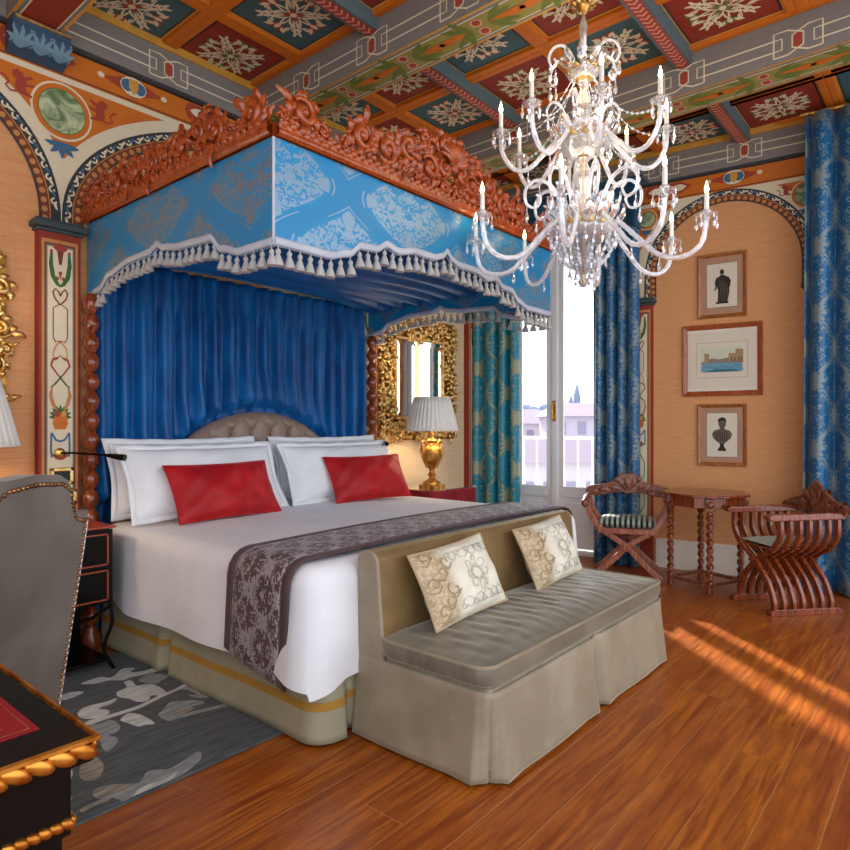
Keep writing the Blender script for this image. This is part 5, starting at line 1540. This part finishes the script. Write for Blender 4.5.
def crest_rail(root, outline, y, th, mat, relief, seed, sc=1.0, lean=0.0):
    b = MB(); T = lambda u, v, w: (u, y - w - lean * 0 + (v - .6) * lean, v)
    b.prism(outline, lambda u, v, w: T(u, v, w - th / 2), th); o = b.build('crest_rail', mat, root, smooth=False, bevel=.008)
    b = MB()
    for (u, v, a, L, W) in relief:
        for sd in (1, -1):
            leaf3(b, lambda p, q, w: (p, y + (q - .6) * lean - sd * (th / 2 + w * .5), q), u, v, a, L, W, .022, .5, .0)
    for u, v, rr_ in ((0, .755, .045), (-.13, .735, .03), (.13, .735, .03), (-.25, .70, .025), (.25, .70, .025)):
        for sd in (1, -1): scroll3(b, lambda p, q, w: (p, y + (q - .6) * lean - sd * (th / 2 + w * .6), q), u, v, rr_, PI / 2, 1.1, 1 if u >= 0 else -1, rr_ * .22, .006)
    b.build('carving', mat, o, ang=80)
half = [(0, .865), (.05, .87), (.09, .845), (.13, .80), (.19, .775), (.26, .765), (.33, .75), (.365, .73), (.37, .69), (.34, .665), (.28, .66), (.20, .675), (.12, .695), (.06, .70), (0, .685)]
outl = half + [(-x, z) for x, z in half[::-1][1:-1]]
rel = [(0, .72, PI / 2, .12, .06)] + [(s * x, z, PI / 2 - s * a, L, .045) for s in (-1, 1) for x, z, a, L in ((.03, .74, .5, .10), (.07, .72, 1.1, .10), (.15, .71, 1.3, .12), (.23, .70, 1.4, .11), (.06, .79, .9, .07))]
crest_rail(r, outl, .185, .032, WOODC, rel, 1)

# ------------------------------------------------------------------ slatted Savonarola chair
ang = math.atan2(-.745, -.666)   # local -y points to the front
r = thing('folding_slat_chair', 'polished slatted folding armchair with pale green seat beside the right-hand curtain', 'chair', (5.178, .995, 0), math.atan2(-.745, -.666))
for s in (-1, 1):
    b = MB(); b.prism([(-.27, 0), (.27, 0), (.27, .03), (.235, .045), (-.235, .045), (-.27, .03)], lambda u, v, w: (s * .205 - .03 + w, u, v), .06); b.build('foot_rail', WOODR, r, smooth=False, bevel=.004)
    b = MB(); b.prism([(-.30, .655), (-.27, .648), (.25, .652), (.27, .66), (.27, .695), (.2, .70), (-.2, .692), (-.28, .695), (-.305, .68)], lambda u, v, w: (s * .228 - .034 + w, u, v), .068); b.build('arm', WOODR, r, smooth=False, bevel=.008)
NS = 7
for i in range(NS):
    for s in (-1, 1):
        y = -.215 + .43 * i / (NS - 1) + s * .0155
        b = MB(); P = smooth_curve([(-s * .205, y, .04), (-s * .202, y, .10), (-s * .152, y, .20), (-s * .052, y, .305), (0, y, .345), (s * .06, y, .385), (s * .165, y, .45), (s * .226, y, .54), (s * .228, y, .655)], 5)
        bar(b, P, .040, .027); b.build('slat', WOODR, r, smooth=False, bevel=.004)
b = MB(); b.tube([(0, -.27, .345), (0, .27, .345)], .012, 8); b.build('pivot_rod', WOODR, r)
b = MB()
for k in range(5): b.box(-.16, .16, -.22 + k * .092, -.15 + k * .092, .435, .448)
b.build('seat', WOODR, r, smooth=False, bevel=.003)
seat_cushion(r, .165, .22, .448, .035, m_cloth('pale_green_seat_cloth', 'B9C6AC', 'A4B49B', .6))
half = [(0, .90), (.035, .875), (.09, .82), (.16, .775), (.22, .755), (.27, .745), (.285, .71), (.27, .675), (.23, .66), (.12, .665), (0, .66)]
crest_rail(r, half + [(-x, z) for x, z in half[::-1][1:-1]], .262, .03, WOODC, rel, 2)

# ------------------------------------------------------------------ lacquer bedside stand at left
r = thing('bedside_stand', 'black lacquer bedside stand with red edges between the grey chair and the bed', 'nightstand', (1.335, 3.66, 0))
b = MB(); b.box(-.21, .205, -.22, .22, .756, .768); b.build('table_top', REDLINE, r, smooth=False, bevel=.004)
b = MB(); b.box(-.18, .18, -.20, .20, .36, .75); b.build('body', BLACKL, r, smooth=False)
for z0, z1 in ((.38, .54), (.565, .73)):
    b = MB(); b.box(-.165, .165, -.213, -.2, z0, z1); d = b.build('drawer', BLACKL, r, smooth=False, bevel=.004)
    b = MB()
    for a, c, e, g_ in ((-.165, .165, z0, z0 + .007), (-.165, .165, z1 - .007, z1), (-.165, -.157, z0, z1), (.157, .165, z0, z1)): b.box(a, c, -.219, -.212, e, g_)
    b.build('red_edging', REDLINE, d, smooth=False)
    b = MB(); b.ell((0, -.226, (z0 + z1) / 2), (.014, .014, .014)); b.build('knob', BRASS, d)
for x in (-.185, .185):
    for y in (-.195, .195):
        b = MB(); b.tube(smooth_curve([(x, y, .75), (x, y, .36), (x * 1.02, y * 1.02, .25), (x * .85, y * .92, .12), (x * 1.08, y * 1.08, .0)]), [.010] * 25, 8); b.build('leg', BLACKL, r)
b = MB(); b.box(-.178, .178, .17, .19, .03, .36); b.build('back_panel', BLACKL, r, smooth=False)
b = MB(); b.box(-.18, .18, -.19, .19, .05, .07); b.build('lower_shelf', BLACKL, r, smooth=False, bevel=.004)
b = MB(); b.tube([(-.18, -.2, .345 + .0), (-.1, -.2, .30), (0, -.2, .285), (.1, -.2, .30), (.18, -.2, .345)], .010, 6); b.build('apron_arch', BLACKL, r)

# ------------------------------------------------------------------ grey velvet chair at left
rz = math.atan2(-.6, -.8)
r = thing('upholstered_chair', 'grey velvet high-backed chair with brass nailheads at far left', 'chair', (.433, 2.196, 0), rz)
hw = .275
def ctop(x):
    return interp([(0, 1.165), (.10, 1.158), (.15, 1.14), (.172, 1.085), (.20, 1.04), (.235, 1.03), (.275, 1.035)], abs(x))
def yb(z): return .215 + .085 * ((z - .42) / .6)
b = MB()
def bk(sg):
    def f(i, j):
        x = -hw + 2 * hw * i; zt = ctop(x); z = .40 + (zt - .40) * j
        e = min(1, (hw - abs(x)) / .03, (zt - z) / .03)
        return (x * (.94 + .06 * min(1, j * 1.2)), yb(z) + sg * (.028 + .010 * max(0, e) ** .5 + (.012 * (1 - (x / hw) ** 2) * math.sin(j * PI))), z)
    return f
b.grid(bk(1), 60, 40, flip=True); b.grid(bk(-1), 60, 40)
def rim(i, side): return bk(side)(*i)
per = [(0, j / 40) for j in range(41)] + [(i / 60, 1) for i in range(1, 61)] + [(1, 1 - j / 40) for j in range(1, 41)]
A_ = [bk(1)(*p) for p in per]; B_ = [bk(-1)(*p) for p in per]; n = len(per)
b.add(A_ + B_, [(i, i + 1, n + i + 1, n + i) for i in range(n - 1)])
bk_o = b.build('backrest', VELGREY, r, ang=50)
for sl in (A_[:39], A_[-39:]):
    b = MB(); b.tube([(p[0] * 1.006, p[1] - .002, p[2]) for p in sl], .006, 6); b.build('piping', flat('ivory_piping', 'DCD8D0', .5), bk_o)['label'] = 'ivory piping'
b = MB(); per2 = [(0, j / 200) for j in range(201)] + [(i / 300, 1) for i in range(1, 301)] + [(1, 1 - j / 200) for j in range(1, 201)]
C_ = [bk(1)(min(.955, max(.045, p[0])), min(.965, p[1])) for p in per2]
tot = 0
for p, q in zip(C_, C_[1:]):
    l = math.dist(p, q); tot += l
    if tot > .0165: tot = 0; b.ell((q[0], q[1] + .002, q[2]), (.0068, .005, .0068), 8, 5)
b.build('nailheads', m_gold('bronze_nails', '5C3A22', 'A87B4E', .3), bk_o)
b = MB(); b.box(-.27, .27, -.27, .20, .36, .48); b.build('seat', VELGREY, r, bevel=.04)
for x in (-.235, .235):
    b = MB(); b.tube([(x, -.23, .37), (x, -.235, 0)], [.024, .015], 8); b.build('leg', BLACKL, r)
    b = MB(); b.tube([(x, .19, .40), (x, .215, .2), (x, .25, 0)], [.026, .022, .016], 8); b.build('leg', BLACKL, r)

# ------------------------------------------------------------------ desk
r = thing('writing_desk', 'black lacquer writing desk with gilt gadroon edge and red leather top', 'desk', (-.2, 1.41, 0))
x0, x1, y0, y1 = -.70, .665, -.29, .29
b = MB(); b.box(x0, x1, y0, y1, .735, .775); b.build('table_top', BLACKL, r, smooth=False, bevel=.004)
b = MB(); b.box(x0 + .13, x1 - .05, y0 + .10, y1 - .10, .774, .7765); lt = b.build('leather_inset', flat('red_writing_leather', '93101C', .45, var=.1), r, smooth=False)
b = MB(); mp = lambda u, v, ly=1: (u, v, .7768 + .0004 * ly)
for k in (.012, .045): stroke(b, mp, [(x0 + .13 + k, y0 + .10 + k), (x1 - .05 - k, y0 + .10 + k), (x1 - .05 - k, y1 - .10 - k), (x0 + .13 + k, y1 - .10 - k)], .004, 0, 1, True)
b.build('gold_tooling', GOLD, lt, smooth=False)
b = MB()
def gad(a, c, R1, step, zc, hh):
    L = math.dist(a, c); n = int(L / step); dx, dy = (c[0] - a[0]) / L, (c[1] - a[1]) / L
    M = Matrix.Rotation(math.atan2(dy, dx), 3, 'Z') @ Matrix.Rotation(.55, 3, 'Y')
    for i in range(n):
        t = (i + .5) * L / n; b.ell((a[0] + dx * t, a[1] + dy * t, zc), (step * .78, R1, hh), 12, 8, M)
for a, c in (((x0, y0), (x1, y0)), ((x1, y0), (x1, y1)), ((x0, y1), (x1, y1)), ((x0, y0), (x0, y1))): gad(a, c, .008, .033, .757, .0125)
b.tube([(x0, y0 - .004, .775), (x1 + .004, y0 - .004, .775), (x1 + .004, y1 + .004, .775), (x0, y1 + .004, .775)], .006, 6)
b.build('gilt_edge', m_gold('orange_gilding', '9A5212', 'D9983E', .3), r)
b = MB(); b.box(x0 + .02, x1 - .025, y0 + .03, y1 - .03, .61, .735); b.build('apron', BLACKL, r, smooth=False, bevel=.003)
b = MB()
for a, c in (((x0 + .02, y0 + .028), (x1 - .023, y0 + .028)), ((x1 - .023, y0 + .028), (x1 - .023, y1 - .028))): gad(a, c, .008, .017, .632, .009)
b.build('gilt_rope', m_gold('orange_gilding_thin', '9A5212', 'D9983E', .3), r)
for xa, xb in ((x0 + .03, x0 + .42), (x1 - .42, x1 - .035)):
    b = MB(); b.box(xa, xb, y0 + .04, y1 - .04, .06, .61); p = b.build('pedestal', BLACKL, r, smooth=False, bevel=.003)
    for k in range(3):
        b = MB(); b.box(xa + .03, xb - .03, y0 + .026, y0 + .042, .09 + k * .17, .24 + k * .17); b.build('drawer', BLACKL, p, smooth=False, bevel=.004)
    b = MB(); b.box(xa - .01, xb + .01, y0 + .03, y1 - .03, 0, .06); b.build('plinth', BLACKL, p, smooth=False, bevel=.006)

# ------------------------------------------------------------------ chandelier
CH = thing('chandelier', 'large two-tier crystal chandelier with lit candle bulbs and cut drops', 'chandelier', (3.14, 1.55, 2.0))
Z = lambda z: z - 2.0
b = MB()
b.lathe([(0, Z(2.03)), (.016, Z(2.035)), (.028, Z(2.06)), (.016, Z(2.085)), (.02, Z(2.10)), (.055, Z(2.13)), (.075, Z(2.17)), (.045, Z(2.20)), (.03, Z(2.22)), (.055, Z(2.27))], 20)
b.lathe([(.02, Z(2.40)), (.035, Z(2.42)), (.02, Z(2.44)), (.028, Z(2.50)), (.045, Z(2.58)), (.05, Z(2.63)), (.028, Z(2.67)), (.02, Z(2.69)), (.04, Z(2.71))], 20)
b.lathe([(.02, Z(2.84)), (.045, Z(2.87)), (.055, Z(2.93)), (.04, Z(3.0)), (.022, Z(3.06)), (.016, Z(3.09)), (.03, Z(3.12))], 20)
b.lathe([(.012, Z(3.22)), (.024, Z(3.25)), (.012, Z(3.28)), (.018, Z(3.36)), (.022, Z(3.42)), (.010, Z(3.47))], 16)
b.build('glass_stem', CRYSTAL, CH)
b = MB()
b.lathe([(.008, Z(2.05)), (.008, Z(3.76))], 10)
for z, rr_ in ((2.30, .12), (2.77, .10), (3.15, .06), (3.52, .04)):
    b.lathe([(.02, Z(z - .03)), (rr_ * .7, Z(z - .02)), (rr_, Z(z)), (rr_ * .92, Z(z + .02)), (.02, Z(z + .03))], 18)
    for k in range(10):
        a = 2 * PI * k / 10; T = lambda u, v, w, a=a, rr_=rr_, z=z: ((rr_ * .7 + w + (v) * .5) * math.cos(a + u / rr_), (rr_ * .7 + w + v * .5) * math.sin(a + u / rr_), Z(z) + v)
        leaf3(b, T, 0, .0, PI / 2, rr_ * .7, rr_ * .5, .02, 0, .01)
b.lathe([(.058, Z(3.758)), (.055, Z(3.74)), (.03, Z(3.71)), (.012, Z(3.69))], 20)
b.build('gilt_stem', GOLD, CH)
def bowl(z, rr_, name, dep):
    b = MB(); n = 16
    def f(i, j):
        rad = .03 + (rr_ - .03) * j ** .8; sc_ = 1 + .05 * math.cos(i * 2 * PI * n) * j
        return (rad * sc_ * math.cos(2 * PI * i), rad * sc_ * math.sin(2 * PI * i), Z(z) - dep * (1 - j ** 2.2))
    b.grid(f, n * 5, 8, closed=True); return b.build(name, CRYSTAL, CH, solid=.004, ang=180)
for z, rr_, dep in ((2.33, .165, .07), (2.79, .14, .06), (3.17, .085, .035)): bowl(z, rr_, 'crystal_bowl', dep)
# prisms
pm = MB(); pm.lathe([(0, 0), (.003, -.004), (.003, -.018), (.006, -.022), (.003, -.028), (.005, -.034), (.0115, -.058), (.009, -.072), (0, -.088)], 6)
pmesh = None
def drop(parent, x, y, z, k=1.0):
    global pmesh
    if pmesh is None: o = pmesh = pm.build('pendant', CRYSTAL, parent, smooth=False)
    else: o = pmesh.copy(); COL.objects.link(o); o.parent = parent
    o.location = (x, y, z); o.scale = (k, k, k); o.rotation_euler = (0, 0, RND.uniform(0, 3))
def arm(path, pan_r, zc, first=True):
    b = MB(); P = smooth_curve(path, 6)
    n = len(P)
    # rope-twisted glass
    def f(i, j):
        k = j * (n - 1); q = min(n - 2, int(k)); t = k - q
        p = Vector(P[q]).lerp(Vector(P[q + 1]), t); d = (Vector(P[min(n - 1, q + 1)]) - Vector(P[q])).normalized()
        s = Vector((0, 1, 0)); u = d.cross(s); th = 2 * PI * i
        rad = .0115 * (1 + .16 * math.cos(4 * th + k * 2.4))
        return tuple(p + (s * math.cos(th) + u * math.sin(th)) * rad)
    b.grid(f, 12, 70, closed=True)
    a = b.build('candle_arm', CRYSTAL2, CH)
    x, _, z = path[-1]
    b = MB(); m = 12
    def pf(i, j):
        rad = .012 + (pan_r - .012) * j; s = 1 + .09 * math.cos(2 * PI * i * m) * j
        return (x + rad * s * math.cos(2 * PI * i), rad * s * math.sin(2 * PI * i), z + .006 + .018 * j * j)
    b.grid(pf, m * 4, 4, closed=True)
    b.lathe([(.012, -.01), (.016, .0), (.012, .015), (.02, .03), (.021, .042), (.013, .044)], 12, (x, 0, z)); b.build('drip_pan', CRYSTAL, a, ang=180)
    b = MB(); b.lathe([(.0115, .03), (.0115, .125), (.004, .128)], 12, (x, 0, z)); b.build('candle', CANDLE, a)
    b = MB(); b.lathe([(.004, .125), (.0105, .142), (.009, .158), (.004, .175), (0, .19)], 10, (x, 0, z)); b.build('flame_bulb', FLAME, a)
    for k in range(5):
        t = 2 * PI * (k + .3) / 5; drop(a, x + pan_r * .95 * math.cos(t), pan_r * .95 * math.sin(t), z + .018, .8)
    b = MB(); P2 = smooth_curve([path[1], (path[1][0] + .05, 0, path[1][2] + .05)], 4)
    drop(a, path[3][0], 0, path[3][2] - .01, .9)
    return a
def ring(a, n, off, jig=0):
    a.rotation_euler = (0, 0, off)
    for k in range(1, n):
        c = a.copy(); COL.objects.link(c); c.parent = CH; c.rotation_euler = (0, 0, off + 2 * PI * k / n)
        for g in list(a.children):
            d = g.copy(); COL.objects.link(d); d.parent = c
low = arm([(.09, 0, Z(2.32)), (.17, 0, Z(2.36)), (.27, 0, Z(2.27)), (.38, 0, Z(2.165)), (.49, 0, Z(2.145)), (.575, 0, Z(2.20)), (.60, 0, Z(2.32))], .052, 0)
ring(low, 8, .30)
up = arm([(.07, 0, Z(2.79)), (.12, 0, Z(2.83)), (.20, 0, Z(2.75)), (.29, 0, Z(2.665)), (.37, 0, Z(2.67)), (.425, 0, Z(2.75)), (.435, 0, Z(2.84))], .048, 0)
ring(up, 8, .65)
def loop(path, name, rad, n, off, drops=()):
    b = MB(); P = smooth_curve(path, 6); b.tube(P, [rad * (1 - .45 * i / len(P)) for i in range(len(P))], 8)
    a = b.build(name, CRYSTAL2, CH)
    for p in drops: drop(a, *p)
    ring(a, n, off)
loop([(.08, 0, Z(2.34)), (.11, 0, Z(2.46)), (.17, 0, Z(2.57)), (.25, 0, Z(2.60)), (.305, 0, Z(2.55)), (.30, 0, Z(2.475)), (.25, 0, Z(2.455)), (.225, 0, Z(2.50)), (.25, 0, Z(2.525))], 'scroll_arm', .011, 8, .30 + PI / 8, [(.30, 0, Z(2.46), 1.0)])
loop([(.06, 0, Z(2.81)), (.085, 0, Z(2.90)), (.12, 0, Z(2.99)), (.165, 0, Z(3.01)), (.195, 0, Z(2.965)), (.18, 0, Z(2.92)), (.155, 0, Z(2.935))], 'scroll_arm', .009, 6, .2, [(.19, 0, Z(2.94), 1.0)])
loop([(.04, 0, Z(3.17)), (.07, 0, Z(3.25)), (.12, 0, Z(3.29)), (.175, 0, Z(3.27)), (.205, 0, Z(3.21)), (.185, 0, Z(3.165)), (.16, 0, Z(3.19)), (.175, 0, Z(3.215))], 'scroll_arm', .009, 6, .5, [(.20, 0, Z(3.18), 1.1), (.165, 0, Z(3.16), 1.0)])
for z, rr_, n in ((2.325, .163, 12), (2.785, .138, 10), (2.15, .07, 6)):
    for k in range(n): a = 2 * PI * k / n; drop(CH, rr_ * math.cos(a), rr_ * math.sin(a), Z(z), 1.15)
for k in range(12):
    a = 2 * PI * (k + .5) / 12; b = MB()
    for q in range(9):
        t = q / 8; rr_ = .158 * (1 - t) ** .8 + .03; z = 2.315 - .17 * t - .05 * math.sin(PI * t)
        b.ell((rr_ * math.cos(a), rr_ * math.sin(a), Z(z)), (.009, .009, .012), 6, 4)
    b.tube([((.158 * (1 - q / 8) ** .8 + .03) * math.cos(a), (.158 * (1 - q / 8) ** .8 + .03) * math.sin(a), Z(2.315 - .17 * q / 8 - .05 * math.sin(PI * q / 8))) for q in range(9)], .0025, 4)
    b.build('bead_strand', CRYSTAL2, CH, smooth=False)
for k in range(8):
    a = 2 * PI * k / 8 + .65; b = MB()
    for q in range(13):
        t = q / 12; rr_ = .06 + .34 * t; z = 3.13 - .30 * t - .09 * math.sin(PI * t)
        b.ell((rr_ * math.cos(a), rr_ * math.sin(a), Z(z)), (.006, .006, .008), 6, 4)
    b.tube([((.06 + .34 * q / 12) * math.cos(a), (.06 + .34 * q / 12) * math.sin(a), Z(3.13 - .30 * q / 12 - .09 * math.sin(PI * q / 12))) for q in range(13)], .002, 4)
    b.build('bead_strand', CRYSTAL2, CH, smooth=False)
# glass sprays around the hubs
b = MB()
for z, r0, L, n in ((2.36, .10, .15, 12), (2.34, .14, .10, 16), (2.82, .08, .12, 10), (2.80, .11, .08, 12), (3.19, .05, .09, 8)):
    for k in range(n):
        a = 2 * PI * (k + .5) / n; T = lambda u, v, w, a=a: ((r0 + w + v * .45) * math.cos(a) - u * math.sin(a), (r0 + w + v * .45) * math.sin(a) + u * math.cos(a), Z(z) + v)
        leaf3(b, T, 0, 0, PI / 2, L, .05, .04, 0, 0)
b.build('crystal_leaves', CRYSTAL, CH, ang=180)

# ------------------------------------------------------------------ light, camera
w = bpy.data.worlds.new('sky'); S.world = w; w.use_nodes = True
bg = w.node_tree.nodes['Background']; bg.inputs[0].default_value = (.86, .92, 1.0, 1); bg.inputs[1].default_value = 1.1
def light(name, kind, energy, col, loc, rot=None, **k):
    l = bpy.data.lights.new(name, kind); l.energy = energy; l.color = col
    for a, v in k.items(): setattr(l, a, v)
    o = bpy.data.objects.new(name, l); COL.objects.link(o); o.location = loc
    if rot: o.rotation_euler = rot
    return o
el = math.radians(26)
d = Vector((-.66 * math.cos(el), -.75 * math.cos(el), -math.sin(el)))
o = light('sun', 'SUN', 5.0, (1, .95, .88), (8, 8, 8), angle=math.radians(1.3)); o.rotation_euler = d.to_track_quat('-Z', 'Y').to_euler()
light('chandelier_glow_lower', 'POINT', 3.2, (1, .82, .58), (3.14, 1.55, 2.72), shadow_soft_size=.25)
light('chandelier_glow_upper', 'POINT', 2.4, (1, .82, .58), (3.14, 1.55, 3.12), shadow_soft_size=.2)
light('bedside_lamp_glow', 'POINT', 5, (1, .8, .55), (4.44, 3.64, 1.40), shadow_soft_size=.05)
light('left_lamp_glow', 'POINT', 5, (1, .8, .55), (.83, 3.62, 1.36), shadow_soft_size=.05)
cam = bpy.data.cameras.new('camera'); co = bpy.data.objects.new('camera', cam); COL.objects.link(co); S.camera = co
cam.sensor_width = 36; cam.lens = 640 / 850 * 36; cam.clip_end = 1000; cam.clip_start = .02
co.location = (0, 0, 1.3); co.rotation_euler = (PI / 2, 0, -math.atan2(.7643, .6449))
S.view_settings.view_transform = 'Standard'; S.view_settings.look = 'None'; S.view_settings.gamma = 1.0; S.view_settings.exposure = 1.1
S.cycles.max_bounces = 8; S.cycles.diffuse_bounces = 4; S.cycles.glossy_bounces = 4; S.cycles.transparent_max_bounces = 24; S.cycles.sample_clamp_indirect = 6.0
S.view_settings.use_curve_mapping = False
